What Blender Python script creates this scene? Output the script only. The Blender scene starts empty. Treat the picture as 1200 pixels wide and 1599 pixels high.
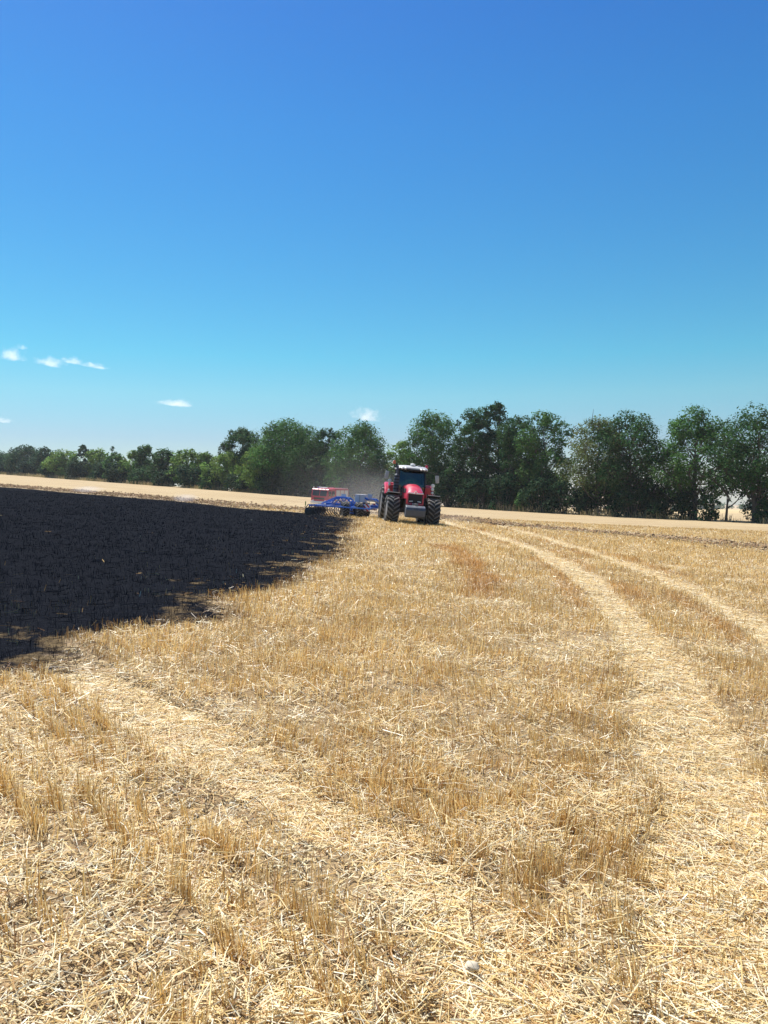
import bpy, bmesh, math, random
import numpy as np
from mathutils import Vector, Matrix

R = math.radians
S = bpy.context.scene
COL = S.collection

# ------------------------------------------------------------------ camera
EYE = 1.55
cam_d = bpy.data.cameras.new("camera")
cam = bpy.data.objects.new("camera", cam_d)
COL.objects.link(cam)
cam_d.sensor_fit = 'VERTICAL'
cam_d.sensor_height = 24.0
cam_d.lens = 24.0 * 1230.0 / 1599.0
cam_d.clip_start = 0.05
cam_d.clip_end = 20000
cam.location = (0, 0, EYE)
cam.rotation_euler = (R(90) - math.atan(29.5 / 1230.0), 0, 0)
S.camera = cam

# ------------------------------------------------------------------ sky and sun
SUN_EL, SUN_AZ = 59.0, -38.0          # azimuth measured from +Y towards +X
w = bpy.data.worlds.new("World")
S.world = w
w.use_nodes = True
nt = w.node_tree
nt.nodes.clear()
sky = nt.nodes.new("ShaderNodeTexSky")
sky.sky_type = 'NISHITA'
sky.sun_disc = False
sky.sun_elevation = R(SUN_EL)
sky.sun_rotation = R(SUN_AZ)
sky.altitude = 250
sky.air_density = 1.0
sky.dust_density = 0.35
sky.ozone_density = 2.2
hsv = nt.nodes.new("ShaderNodeHueSaturation")
hsv.inputs['Hue'].default_value = 0.497
hsv.inputs['Saturation'].default_value = 1.25
hsv.inputs['Value'].default_value = 1.0
bg = nt.nodes.new("ShaderNodeBackground")
bg.inputs['Strength'].default_value = 0.15
wo = nt.nodes.new("ShaderNodeOutputWorld")
nt.links.new(sky.outputs[0], hsv.inputs['Color'])
# clear-air grade, the same all round the horizon
stc = nt.nodes.new("ShaderNodeTexCoord")
ssep = nt.nodes.new("ShaderNodeSeparateXYZ")
nt.links.new(stc.outputs['Generated'], ssep.inputs[0])
srmp = nt.nodes.new("ShaderNodeValToRGB")
se = srmp.color_ramp.elements
se[0].position, se[0].color = 0.0, (0.287, 0.319, 0.370, 1)
se[1].position, se[1].color = 1.0, (0.226, 0.381, 0.502, 1)
for sp_, sc_ in ((0.068, (0.287, 0.319, 0.370)), (0.121, (0.306, 0.419, 0.395)), (0.168, (0.248, 0.452, 0.421)), (0.286, (0.236, 0.437, 0.462)), (0.417, (0.222, 0.413, 0.502)), (0.515, (0.215, 0.373, 0.512))):
    q_ = se.new(sp_)
    q_.color = (*sc_, 1)
nt.links.new(ssep.outputs['Z'], srmp.inputs[0])
smul = nt.nodes.new("ShaderNodeMix")
smul.data_type = 'RGBA'
smul.blend_type = 'MULTIPLY'
smul.inputs[0].default_value = 1.0
nt.links.new(hsv.outputs[0], smul.inputs[6])
nt.links.new(srmp.outputs[0], smul.inputs[7])
nt.links.new(smul.outputs[2], bg.inputs['Color'])
nt.links.new(bg.outputs[0], wo.inputs['Surface'])

sun_d = bpy.data.lights.new("sun", 'SUN')
sun_d.energy = 4.8
sun_d.angle = R(0.53)
sun_d.color = (1.0, 0.95, 0.87)
sun = bpy.data.objects.new("sun", sun_d)
COL.objects.link(sun)
sv = Vector((math.sin(R(SUN_AZ)) * math.cos(R(SUN_EL)), math.cos(R(SUN_AZ)) * math.cos(R(SUN_EL)), math.sin(R(SUN_EL))))
sun.rotation_euler = sv.to_track_quat('Z', 'Y').to_euler()
sun.location = (0, 0, 60)

S.view_settings.view_transform = 'Standard'
S.view_settings.look = 'None'
S.view_settings.gamma = 1.0
S.view_settings.exposure = 0.88
S.view_settings.use_curve_mapping = False
S.cycles.volume_bounces = 2
S.cycles.max_bounces = 8
S.cycles.transparent_max_bounces = 12

rng = np.random.default_rng(7)


# ------------------------------------------------------------------ helpers: numbers
def terrain(x, y):
    x = np.asarray(x, float)
    y = np.asarray(y, float)
    xr = np.clip(x, 0, 60)
    z = -0.062 * xr + 0.00045 * xr ** 2 - 0.008 * np.maximum(x - 60, 0)
    xl = np.minimum(x, 0)
    z = z + np.where(xl > -140, -0.062 * xl, 8.68 + 3 * (1 - np.exp(np.minimum(xl + 140, 0) / 50)))
    t = np.maximum(0, y - (134 - 0.994 * np.clip(x, -400, 100)) - 15)
    z = z - 0.0142 * t
    z = z - 0.04 * (x - 1.4) * np.exp(-((x - 1.4) ** 2 + (y - 43) ** 2) / 12.)
    z = z - 0.75 * np.exp(-(((x + 6.9) / 9.) ** 2 + ((y - 101) / 8.) ** 2))
    return z


def tz(x, y):
    return float(terrain(x, y))


def vnoise(x, y, seed=0):
    xi = np.floor(x).astype(np.int64)
    yi = np.floor(y).astype(np.int64)
    fx = x - xi
    fy = y - yi
    fx = fx * fx * (3 - 2 * fx)
    fy = fy * fy * (3 - 2 * fy)

    def h(a, b):
        n = (a * 374761393 + b * 668265263 + seed * 1442695041) & 0xFFFFFFFF
        n = ((n ^ (n >> 13)) * 1274126177) & 0xFFFFFFFF
        n = n ^ (n >> 16)
        return (n & 0xFFFF) / 65535.0
    return (h(xi, yi) * (1 - fx) + h(xi + 1, yi) * fx) * (1 - fy) + (h(xi, yi + 1) * (1 - fx) + h(xi + 1, yi + 1) * fx) * fy


def fbm(x, y, seed=0, o=3):
    s = 0
    a = 0.5
    n = 0
    for i in range(o):
        s = s + a * vnoise(x * 2 ** i, y * 2 ** i, seed + i * 17)
        n += a
        a *= 0.55
    return s / n


def smooth(a, b, v):
    t = np.clip((v - a) / (b - a), 0, 1)
    return t * t * (3 - 2 * t)


def seg_dist(x, y, pts):
    """distance to a polyline and signed side, arc position ignored"""
    best = np.full(x.shape, 1e9)
    for (ax, ay), (bx, by) in zip(pts[:-1], pts[1:]):
        dx, dy = bx - ax, by - ay
        t = np.clip(((x - ax) * dx + (y - ay) * dy) / (dx * dx + dy * dy), 0, 1)
        best = np.minimum(best, np.hypot(x - ax - t * dx, y - ay - t * dy))
    return best


def poly_sd(x, y, pts):
    """positive inside"""
    d = seg_dist(x, y, pts + [pts[0]])
    ins = np.zeros(x.shape, bool)
    n = len(pts)
    for i in range(n):
        x1, y1 = pts[i]
        x2, y2 = pts[(i + 1) % n]
        if y1 == y2:
            continue
        c = ((y1 > y) != (y2 > y)) & (x < (x2 - x1) * (y - y1) / (y2 - y1) + x1)
        ins ^= c
    return np.where(ins, d, -d)


# layout of the field, in metres on the ground (x to the right, y away)
BURN = [(-6.5, 5.0), (-4.2, 5.4), (-2.98, 6.08), (-2.8, 6.33), (-3.03, 6.67), (-3.03, 7.35), (-2.82, 7.95), (-2.45, 8.57), (-2.04, 8.95), (-2.07, 9.96),
        (-2.12, 11.08), (-1.69, 12.23), (-1.38, 14.15), (-1.5, 17.04), (-0.97, 18.3), (-1.16, 22.7), (-1.41, 31.54), (-1.5, 41.06),
        (-2.4, 45.0), (-4.6, 49.0), (-9.0, 50.5), (-15.11, 58.06), (-25.0, 64.08), (-34.19, 70.12), (-60, 86), (-75, 60), (-40, 20)]
LANE_A = [(3.6, 60), (4.03, 43.08), (4.71, 32.17), (4.84, 23.79), (4.32, 17.08), (3.7, 12.8), (3.24, 10.19), (2.78, 8.09), (2.44, 6.7), (2.06, 5.38), (1.74, 4.18), (1.38, 3.1), (1.05, 1.6)]
LANE_B = [(6.9, 60), (6.97, 53.57), (7.01, 34.46), (6.67, 23.4), (6.26, 17.46), (5.66, 13.61), (5.19, 10.6), (4.5, 8.3), (3.6, 6.0)]
LANE_C = [(-4.0, 7.6), (-2.81, 6.61), (-1.83, 5.58), (-1.2, 4.87), (-0.61, 4.1), (-0.12, 3.55), (0.22, 3.02), (0.34, 2.62), (0.42, 1.8)]
LANE_D = [(-3.4, 5.9), (-2.47, 5.02), (-1.83, 4.39), (-1.2, 3.67), (-0.67, 3.01), (-0.31, 2.54), (0.1, 1.8)]
TILL_R = [(3.0, 67), (5.16, 61.48), (7.45, 51.9), (11.36, 46.55), (14.18, 43.55), (16.27, 39.97), (17.39, 35.61), (19, 30)]
TILL_L = [(2, 60), (-5.73, 57.5), (-10.59, 57.0), (-17.82, 65.5), (-30.05, 73.02), (-40.08, 78.21), (-70, 96)]
RED = [(1.9, 24.5), (2.1, 20.0), (2.02, 17.12), (1.75, 13.8), (1.6, 12.64)]


def burn_field(x, y):
    n = fbm(x * 0.9, y * 0.9, 3, 4) - 0.5
    n2 = fbm(x * 4, y * 4, 31, 3) - 0.5
    return poly_sd(x, y, BURN) + n * 1.35 + n2 * 0.6


def track_field(x, y):
    wob = (fbm(x * 0.5, y * 0.5, 11, 2) - 0.5) * 0.25 + (fbm(x * 3.1, y * 3.1, 13, 3) - 0.5) * 0.2
    a = 1 - smooth(0.26, 0.42, seg_dist(x, y, LANE_A) + wob)
    b = 1 - smooth(0.22, 0.42, seg_dist(x, y, LANE_B) + wob)
    c = 1 - smooth(0.21, 0.34, seg_dist(x, y, LANE_C) + wob)
    d = 0.55 * (1 - smooth(0.06, 0.18, seg_dist(x, y, LANE_D) + wob))
    return np.maximum(np.maximum(a, b), np.maximum(c, d))


def till_field(x, y):
    wob = (fbm(x * 0.35, y * 0.35, 41, 3) - 0.5) * 2.0
    a = 1 - smooth(2.0, 3.4, seg_dist(x, y, TILL_R) + wob * 0.8)
    b = 1 - smooth(4.2, 5.8, seg_dist(x, y, TILL_L) + wob)
    return np.maximum(a * 0.8, b * 0.9)


def red_field(x, y):
    wob = (fbm(x * 1.1, y * 0.6, 43, 3) - 0.5) * 0.7
    a = 0.8 * (1 - smooth(0.05, 0.5, seg_dist(x, y, RED) + wob * 1.5))
    edge = np.minimum(np.minimum(np.abs(seg_dist(x, y, LANE_A) - 0.55), np.abs(seg_dist(x, y, LANE_B) - 0.6)), 9)
    e = (1 - smooth(0.05, 0.28, edge + wob * 0.4)) * smooth(6, 10, y)
    return np.maximum(a, e * 0.55 * smooth(0.42, 0.6, fbm(x * 0.8, y * 0.25, 47, 2)))


# ------------------------------------------------------------------ helpers: meshes
def np_mesh(name, V, Fq, mat, col=None, parent=None, smooth_shade=False, attrs=None):
    """V (n,3); Fq (m,k) all faces with k corners"""
    me = bpy.data.meshes.new(name)
    n, k = Fq.shape
    me.vertices.add(len(V))
    me.vertices.foreach_set("co", np.ascontiguousarray(V, np.float32).ravel())
    me.loops.add(n * k)
    me.loops.foreach_set("vertex_index", np.ascontiguousarray(Fq, np.int32).ravel())
    me.polygons.add(n)
    me.polygons.foreach_set("loop_start", np.arange(0, n * k, k, dtype=np.int32))
    me.polygons.foreach_set("loop_total", np.full(n, k, np.int32))
    if smooth_shade:
        me.polygons.foreach_set("use_smooth", np.ones(n, bool))
    me.update(calc_edges=True)
    if col is not None:
        at = me.attributes.new("Col", 'FLOAT_COLOR', 'POINT')
        c4 = np.ones((len(V), 4), np.float32)
        c4[:, :3] = col
        at.data.foreach_set("color", c4.ravel())
    for an, av in (attrs or {}).items():
        at = me.attributes.new(an, 'FLOAT', 'POINT')
        at.data.foreach_set("value", np.ascontiguousarray(av, np.float32))
    me.materials.append(mat)
    o = bpy.data.objects.new(name, me)
    COL.objects.link(o)
    if parent:
        o.parent = parent
    return o


def tag(o, label=None, cat=None, group=None, kind=None):
    if label:
        o['label'] = label
    if cat:
        o['category'] = cat
    if group:
        o['group'] = group
    if kind:
        o['kind'] = kind
    return o


def empty(name, loc=(0, 0, 0), rot=(0, 0, 0)):
    o = bpy.data.objects.new(name, None)
    o.empty_display_size = 0.3
    COL.objects.link(o)
    o.location = loc
    o.rotation_euler = rot
    return o


class MB:
    """collects shapes, then links them as one mesh object"""
    def __init__(self):
        self.bm = bmesh.new()

    def box(self, c, s, rot=None, bevel=0.0, taper=None):
        r = bmesh.ops.create_cube(self.bm, size=1.0)
        vs = r['verts']
        if taper:
            for v in vs:
                if v.co.z > 0:
                    v.co.x *= taper[0]
                    v.co.y *= taper[1]
        M = Matrix.Translation(c) @ (rot if rot else Matrix.Identity(4)) @ Matrix.Diagonal((*s, 1))
        bmesh.ops.transform(self.bm, matrix=M, verts=vs)
        if bevel > 0:
            es = list({e for v in vs for e in v.link_edges})
            bmesh.ops.bevel(self.bm, geom=es, offset=bevel, segments=2, affect='EDGES', profile=0.5)
        return self

    def tube(self, pts, rad, n=8, cap=True):
        pts = [Vector(p) for p in pts]
        rads = rad if isinstance(rad, (list, tuple)) else [rad] * len(pts)
        rings = []
        for i, p in enumerate(pts):
            if i == 0:
                d = pts[1] - p
            elif i == len(pts) - 1:
                d = p - pts[i - 1]
            else:
                d = (pts[i + 1] - p).normalized() + (p - pts[i - 1]).normalized()
            d.normalize()
            q = d.to_track_quat('Z', 'Y')
            rings.append([self.bm.verts.new(p + q @ Vector((math.cos(2 * math.pi * k / n) * rads[i], math.sin(2 * math.pi * k / n) * rads[i], 0))) for k in range(n)])
        for a, b in zip(rings[:-1], rings[1:]):
            for k in range(n):
                self.bm.faces.new((a[k], a[(k + 1) % n], b[(k + 1) % n], b[k]))
        if cap:
            self.bm.faces.new(rings[0][::-1])
            self.bm.faces.new(rings[-1])
        return self

    def lathe(self, prof, axis='X', c=(0, 0, 0), n=32, closed=False):
        """prof: (along axis, radius)"""
        rings = []
        for k in range(n):
            a = 2 * math.pi * k / n
            ring = []
            for t, r in prof:
                if axis == 'X':
                    co = (t, r * math.sin(a), r * math.cos(a))
                elif axis == 'Y':
                    co = (r * math.cos(a), t, r * math.sin(a))
                else:
                    co = (r * math.cos(a), r * math.sin(a), t)
                ring.append(self.bm.verts.new(Vector(co) + Vector(c)))
            rings.append(ring)
        m = len(prof)
        for k in range(n):
            A, B = rings[k], rings[(k + 1) % n]
            for i in range(m if closed else m - 1):
                j = (i + 1) % m
                self.bm.faces.new((A[i], A[j], B[j], B[i]))
        if not closed:
            for i in (0, m - 1):
                if prof[i][1] > 1e-4:
                    try:
                        self.bm.faces.new([rings[k][i] for k in range(n)])
                    except ValueError:
                        pass
        return self

    def prism(self, poly, axis, a, b):
        """poly of 2D points extruded along axis from a to b"""
        def co(p, t):
            if axis == 'X':
                return (t, p[0], p[1])
            if axis == 'Y':
                return (p[0], t, p[1])
            return (p[0], p[1], t)
        A = [self.bm.verts.new(co(p, a)) for p in poly]
        B = [self.bm.verts.new(co(p, b)) for p in poly]
        n = len(poly)
        self.bm.faces.new(A)
        self.bm.faces.new(B[::-1])
        for i in range(n):
            self.bm.faces.new((A[i], B[i], B[(i + 1) % n], A[(i + 1) % n]))
        return self

    def loft(self, rings):
        rr = [[self.bm.verts.new(p) for p in r] for r in rings]
        n = len(rr[0])
        for a, b in zip(rr[:-1], rr[1:]):
            for k in range(n):
                self.bm.faces.new((a[k], a[(k + 1) % n], b[(k + 1) % n], b[k]))
        self.bm.faces.new(rr[0][::-1])
        self.bm.faces.new(rr[-1])
        return self

    def build(self, name, mat, parent=None, loc=None, rot=None, shade=30, bevel=0):
        bmesh.ops.remove_doubles(self.bm, verts=self.bm.verts, dist=1e-5)
        bmesh.ops.recalc_face_normals(self.bm, faces=self.bm.faces)
        me = bpy.data.meshes.new(name)
        self.bm.to_mesh(me)
        self.bm.free()
        me.materials.append(mat)
        o = bpy.data.objects.new(name, me)
        COL.objects.link(o)
        if parent:
            o.parent = parent
        if loc:
            o.location = loc
        if rot:
            o.rotation_euler = rot
        if shade:
            me.polygons.foreach_set("use_smooth", np.ones(len(me.polygons), bool))
            try:
                me.set_sharp_from_angle(angle=R(shade))
            except Exception:
                pass
        return o


def link_copy(o, parent=None):
    c = o.copy()
    COL.objects.link(c)
    c.parent = parent
    return c


def copy_tree(o, parent=None):
    c = link_copy(o, parent)
    for ch in list(o.children):
        copy_tree(ch, c)
    return c


# ------------------------------------------------------------------ materials
def mat_new(name):
    m = bpy.data.materials.new(name)
    m.use_nodes = True
    return m, m.node_tree, m.node_tree.nodes["Principled BSDF"]


def N(t, kind, **kw):
    n = t.nodes.new(kind)
    for k, v in kw.items():
        if k in n.inputs:
            n.inputs[k].default_value = v
        else:
            setattr(n, k, v)
    return n


def ramp(t, fac, stops):
    r = t.nodes.new("ShaderNodeValToRGB")
    e = r.color_ramp.elements
    while len(e) > 1:
        e.remove(e[-1])
    e[0].position = stops[0][0]
    e[0].color = (*stops[0][1], 1)
    for p, c in stops[1:]:
        x = e.new(p)
        x.color = (*c, 1)
    t.links.new(fac, r.inputs[0])
    return r.outputs[0]


def mixc(t, fac, a, b, mode='MIX'):
    m = t.nodes.new("ShaderNodeMix")
    m.data_type = 'RGBA'
    m.blend_type = mode
    for sock, v in ((0, fac), (6, a), (7, b)):
        if hasattr(v, 'is_linked') or hasattr(v, 'links'):
            t.links.new(v, m.inputs[sock])
        elif sock == 0:
            m.inputs[0].default_value = v
        else:
            m.inputs[sock].default_value = (*v, 1)
    return m.outputs[2]


def math_n(t, op, a, b=0.0, c=0.0, clamp=False):
    m = t.nodes.new("ShaderNodeMath")
    m.operation = op
    m.use_clamp = clamp
    for i, v in enumerate((a, b, c)):
        if hasattr(v, 'links'):
            t.links.new(v, m.inputs[i])
        else:
            m.inputs[i].default_value = v
    return m.outputs[0]


def noise(t, vec, scale, detail=4.0, rough=0.55):
    n = t.nodes.new("ShaderNodeTexNoise")
    n.inputs['Scale'].default_value = scale
    n.inputs['Detail'].default_value = detail
    n.inputs['Roughness'].default_value = rough
    if vec is not None:
        t.links.new(vec, n.inputs['Vector'])
    return n.outputs['Fac']


def paint(name, rgb, rough=0.4, metal=0.0, dust=(0.30, 0.23, 0.15), dust_amt=0.25, coat=0.0, scale=2.5, spec=0.5):
    """solid colour with a film of field dust and slight wear"""
    m, t, p = mat_new(name)
    tc = N(t, "ShaderNodeTexCoord")
    n1 = noise(t, tc.outputs['Object'], scale, 6, 0.65)
    f = ramp(t, n1, [(0.38, (0, 0, 0)), (0.72, (1, 1, 1))])
    sep = math_n(t, 'MULTIPLY', f, dust_amt)
    c = mixc(t, sep, rgb, dust)
    t.links.new(c, p.inputs['Base Color'])
    rr = math_n(t, 'MULTIPLY_ADD', f, 0.3, rough)
    t.links.new(rr, p.inputs['Roughness'])
    p.inputs['Metallic'].default_value = metal
    p.inputs['Coat Weight'].default_value = coat
    p.inputs['Coat Roughness'].default_value = 0.1
    p.inputs['Specular IOR Level'].default_value = spec
    return m


M = {}
M['red'] = paint("red_paint", (0.50, 0.010, 0.045), 0.32, dust_amt=0.12, coat=0.35)
M['black'] = paint("black_plastic", (0.014, 0.014, 0.016), 0.6, dust_amt=0.06)
M['grey'] = paint("grey_cast_iron", (0.052, 0.068, 0.098), 0.45, dust_amt=0.2)
M['roof'] = paint("pale_roof_plastic", (0.40, 0.41, 0.42), 0.4, dust_amt=0.15)
M['rubber'] = paint("tyre_rubber", (0.014, 0.014, 0.015), 0.7, dust_amt=0.12, scale=5)
M['lug'] = paint("highlit_dusty_lug", (0.13, 0.128, 0.125), 0.6, dust=(0.25, 0.21, 0.16), dust_amt=0.3, scale=5)  # light grey base paints the tread highlights, with a dust film over it
M['rim'] = paint("pale_rim", (0.20, 0.20, 0.21), 0.45, dust_amt=0.35)
M['chrome'] = paint("chrome_trim", (0.75, 0.75, 0.76), 0.18, metal=1.0, dust_amt=0.05)
M['steel'] = paint("worn_steel", (0.34, 0.33, 0.32), 0.4, metal=0.8, dust_amt=0.35)
M['dark_steel'] = paint("dark_engine", (0.03, 0.03, 0.032), 0.55, dust_amt=0.3)
M['blue'] = paint("blue_implement_paint", (0.02, 0.15, 0.60), 0.38, dust_amt=0.2, coat=0.2)
M['white'] = paint("white_paint", (0.78, 0.78, 0.77), 0.45, dust_amt=0.12)
M['galv'] = paint("galvanised_sheet", (0.66, 0.65, 0.66), 0.5, metal=0.0, dust_amt=0.3)
M['shutter'] = paint("silver_shutter", (0.6, 0.57, 0.58), 0.4, metal=0.2, dust_amt=0.15)
M['truck_red'] = paint("fire_red_paint", (0.46, 0.008, 0.032), 0.35, dust_amt=0.05, coat=0.3)
M['seat'] = paint("seat_fabric", (0.05, 0.05, 0.055), 0.9, dust_amt=0.1)
M['console'] = paint("pale_console", (0.4, 0.4, 0.4), 0.6, dust_amt=0.1)


def lens(name, rgb, rough=0.12):
    m, t, p = mat_new(name)
    p.inputs['Base Color'].default_value = (*rgb, 1)
    p.inputs['Roughness'].default_value = rough
    p.inputs['Coat Weight'].default_value = 0.6
    return m


M['lamp'] = lens("clear_lamp_lens", (0.82, 0.82, 0.80))
M['orange'] = lens("orange_beacon_lens", (0.75, 0.16, 0.03))
M['redlens'] = lens("red_lens", (0.5, 0.03, 0.03))
M['bluelens'] = lens("blue_lens", (0.03, 0.08, 0.5))


def glass(name, tint, refl=0.9):
    m = bpy.data.materials.new(name)
    m.use_nodes = True
    t = m.node_tree
    t.nodes.clear()
    tr = N(t, "ShaderNodeBsdfTransparent")
    tr.inputs[0].default_value = (*tint, 1)
    gl = N(t, "ShaderNodeBsdfGlossy")
    gl.inputs['Roughness'].default_value = 0.03
    gl.inputs['Color'].default_value = (refl, refl, refl, 1)
    fr = N(t, "ShaderNodeFresnel")
    fr.inputs['IOR'].default_value = 1.7
    mx = N(t, "ShaderNodeMixShader")
    t.links.new(fr.outputs[0], mx.inputs[0])
    t.links.new(tr.outputs[0], mx.inputs[1])
    t.links.new(gl.outputs[0], mx.inputs[2])
    o = N(t, "ShaderNodeOutputMaterial")
    t.links.new(mx.outputs[0], o.inputs[0])
    return m


M['glass'] = glass("tinted_cab_glass", (0.30, 0.38, 0.46))
M['tglass'] = glass("truck_glass", (0.16, 0.18, 0.2))


def col_mat(name, rough=0.6, trans=0.0, spec=0.3):
    """colour from the mesh's own per-piece colour; some light passes through thin pieces"""
    m = bpy.data.materials.new(name)
    m.use_nodes = True
    t = m.node_tree
    p = t.nodes["Principled BSDF"]
    a = N(t, "ShaderNodeAttribute", attribute_name="Col")
    t.links.new(a.outputs['Color'], p.inputs['Base Color'])
    p.inputs['Roughness'].default_value = rough
    p.inputs['Specular IOR Level'].default_value = spec
    if trans > 0:
        tb = N(t, "ShaderNodeBsdfTranslucent")
        t.links.new(a.outputs['Color'], tb.inputs['Color'])
        mx = N(t, "ShaderNodeMixShader")
        mx.inputs[0].default_value = trans
        t.links.new(p.outputs[0], mx.inputs[1])
        t.links.new(tb.outputs[0], mx.inputs[2])
        t.links.new(mx.outputs[0], t.nodes["Material Output"].inputs[0])
    return m


M['straw'] = col_mat("dry_straw", 0.42, 0.40, 0.45)
M['char'] = col_mat("charred_straw", 0.9, 0.0, 0.03)
M['leaf'] = col_mat("tree_leaves", 0.7, 0.28, 0.04)
M['drygrass'] = col_mat("dry_grass_blades", 0.6, 0.3, 0.2)
M['clod'] = col_mat("soil_clods", 0.95, 0.0, 0.1)


def bark_mat():
    m, t, p = mat_new("tree_bark")
    tc = N(t, "ShaderNodeTexCoord")
    mp = N(t, "ShaderNodeMapping")
    mp.inputs['Scale'].default_value = (3, 3, 0.6)
    t.links.new(tc.outputs['Object'], mp.inputs[0])
    n = noise(t, mp.outputs[0], 3, 5)
    c = ramp(t, n, [(0.3, (0.045, 0.036, 0.028)), (0.7, (0.13, 0.11, 0.09))])
    t.links.new(c, p.inputs['Base Color'])
    p.inputs['Roughness'].default_value = 0.9
    b = N(t, "ShaderNodeBump", Strength=0.6, Distance=0.05)
    t.links.new(n, b.inputs['Height'])
    t.links.new(b.outputs[0], p.inputs['Normal'])
    return m


M['bark'] = bark_mat()


def ground_mat():
    m, t, p = mat_new("harvested_field")
    geo = N(t, "ShaderNodeNewGeometry")
    P = geo.outputs['Position']

    def att(n):
        return N(t, "ShaderNodeAttribute", attribute_name=n).outputs['Fac']
    fine = noise(t, P, 22, 6, 0.7)
    mid = noise(t, P, 2.2, 5, 0.6)
    big = noise(t, P, 0.25, 4, 0.55)
    # streaks of swath lines that follow the work direction far away
    mp = N(t, "ShaderNodeMapping")
    mp.inputs['Rotation'].default_value = (0, 0, R(44))
    mp.inputs['Scale'].default_value = (0.03, 0.55, 1)
    t.links.new(P, mp.inputs[0])
    streak = noise(t, mp.outputs[0], 1.0, 4, 0.6)
    straw = ramp(t, fine, [(0.25, (0.15, 0.10, 0.055)), (0.45, (0.34, 0.26, 0.145)), (0.62, (0.48, 0.38, 0.225)), (0.8, (0.58, 0.48, 0.30))])
    straw = mixc(t, ramp(t, mid, [(0.35, (0, 0, 0)), (0.7, (0.55, 0.55, 0.55))]), straw, (0.40, 0.305, 0.175))
    straw = mixc(t, ramp(t, streak, [(0.40, (0, 0, 0)), (0.60, (0.85, 0.85, 0.85))]), straw, (0.29, 0.205, 0.115))
    straw = mixc(t, ramp(t, big, [(0.4, (0, 0, 0)), (0.65, (0.4, 0.4, 0.4))]), straw, (0.44, 0.35, 0.21))
    # bare earth under the near straw, its colour darkened for shade between tufts
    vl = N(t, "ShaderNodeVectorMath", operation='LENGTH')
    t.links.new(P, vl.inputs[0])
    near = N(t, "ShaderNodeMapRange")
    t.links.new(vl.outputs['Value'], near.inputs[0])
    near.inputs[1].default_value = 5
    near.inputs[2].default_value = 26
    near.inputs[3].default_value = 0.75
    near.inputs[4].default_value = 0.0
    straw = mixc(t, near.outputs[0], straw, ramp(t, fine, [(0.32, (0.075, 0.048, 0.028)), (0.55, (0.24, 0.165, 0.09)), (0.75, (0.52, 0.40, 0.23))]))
    tr = att("track")
    straw = mixc(t, math_n(t, 'MULTIPLY', tr, 0.6), straw, ramp(t, fine, [(0.3, (0.36, 0.27, 0.145)), (0.7, (0.60, 0.49, 0.29))]))
    straw = mixc(t, math_n(t, 'MULTIPLY', att("red"), 0.35), straw, (0.36, 0.21, 0.08))
    soil = ramp(t, noise(t, P, 1.7, 6, 0.75), [(0.34, (0.11, 0.075, 0.048)), (0.5, (0.22, 0.155, 0.10)), (0.66, (0.40, 0.31, 0.19))])
    tl = math_n(t, 'MULTIPLY', att("till"), ramp(t, noise(t, P, 1.3, 5, 0.7), [(0.30, (0.25, 0.25, 0.25)), (0.55, (1, 1, 1))]))
    straw = mixc(t, tl, straw, soil)
    # burnt ground
    bsd = math_n(t, 'ADD', att("burn"), math_n(t, 'MULTIPLY_ADD', noise(t, P, 6, 5, 0.7), 0.9, -0.45))
    bm_ = N(t, "ShaderNodeMapRange")
    t.links.new(bsd, bm_.inputs[0])
    bm_.inputs[1].default_value = -0.08
    bm_.inputs[2].default_value = 0.08
    ash = ramp(t, noise(t, P, 9, 5, 0.75), [(0.3, (0.0080, 0.0092, 0.0122)), (0.6, (0.0115, 0.013, 0.0172)), (0.85, (0.021, 0.022, 0.026))])  # charcoal, with the blue of lens veil put into its colour
    # patches the fire missed, close to its edge
    left = N(t, "ShaderNodeMapRange")
    t.links.new(att("burn"), left.inputs[0])
    left.inputs[1].default_value = 0.2
    left.inputs[2].default_value = 2.4
    left.inputs[3].default_value = 0.47
    left.inputs[4].default_value = 0.80
    pn = noise(t, P, 1.1, 6, 0.65)
    miss = math_n(t, 'MULTIPLY', math_n(t, 'SUBTRACT', pn, left.outputs[0]), 14, clamp=True)
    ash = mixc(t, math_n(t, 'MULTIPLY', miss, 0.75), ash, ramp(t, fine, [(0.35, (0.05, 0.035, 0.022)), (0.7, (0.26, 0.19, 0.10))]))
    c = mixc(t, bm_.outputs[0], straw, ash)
    # far fields beyond the hedge, stubble and pasture in turn
    far = N(t, "ShaderNodeMapRange")
    t.links.new(vl.outputs['Value'], far.inputs[0])
    far.inputs[1].default_value = 330
    far.inputs[2].default_value = 360
    vor = N(t, "ShaderNodeTexVoronoi")
    vor.inputs['Scale'].default_value = 0.0035
    t.links.new(P, vor.inputs['Vector'])
    sepc = N(t, "ShaderNodeSeparateColor")
    t.links.new(vor.outputs['Color'], sepc.inputs[0])
    fcol = ramp(t, sepc.outputs[0], [(0.0, (0.48, 0.36, 0.19)), (0.45, (0.42, 0.32, 0.17)), (0.55, (0.09, 0.13, 0.05)), (0.75, (0.30, 0.22, 0.13)), (1.0, (0.5, 0.4, 0.22))])
    c = mixc(t, far.outputs[0], c, fcol)
    t.links.new(c, p.inputs['Base Color'])
    p.inputs['Roughness'].default_value = 0.9
    t.links.new(math_n(t, 'MULTIPLY_ADD', bm_.outputs[0], -0.08, 0.08), p.inputs['Specular IOR Level'])
    b = N(t, "ShaderNodeBump", Strength=0.7, Distance=0.06)
    hh = math_n(t, 'ADD', noise(t, P, 14, 5, 0.7), math_n(t, 'MULTIPLY', noise(t, P, 3.0, 4, 0.6), math_n(t, 'MULTIPLY_ADD', att("till"), 3.0, 0.6)))
    t.links.new(hh, b.inputs['Height'])
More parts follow.
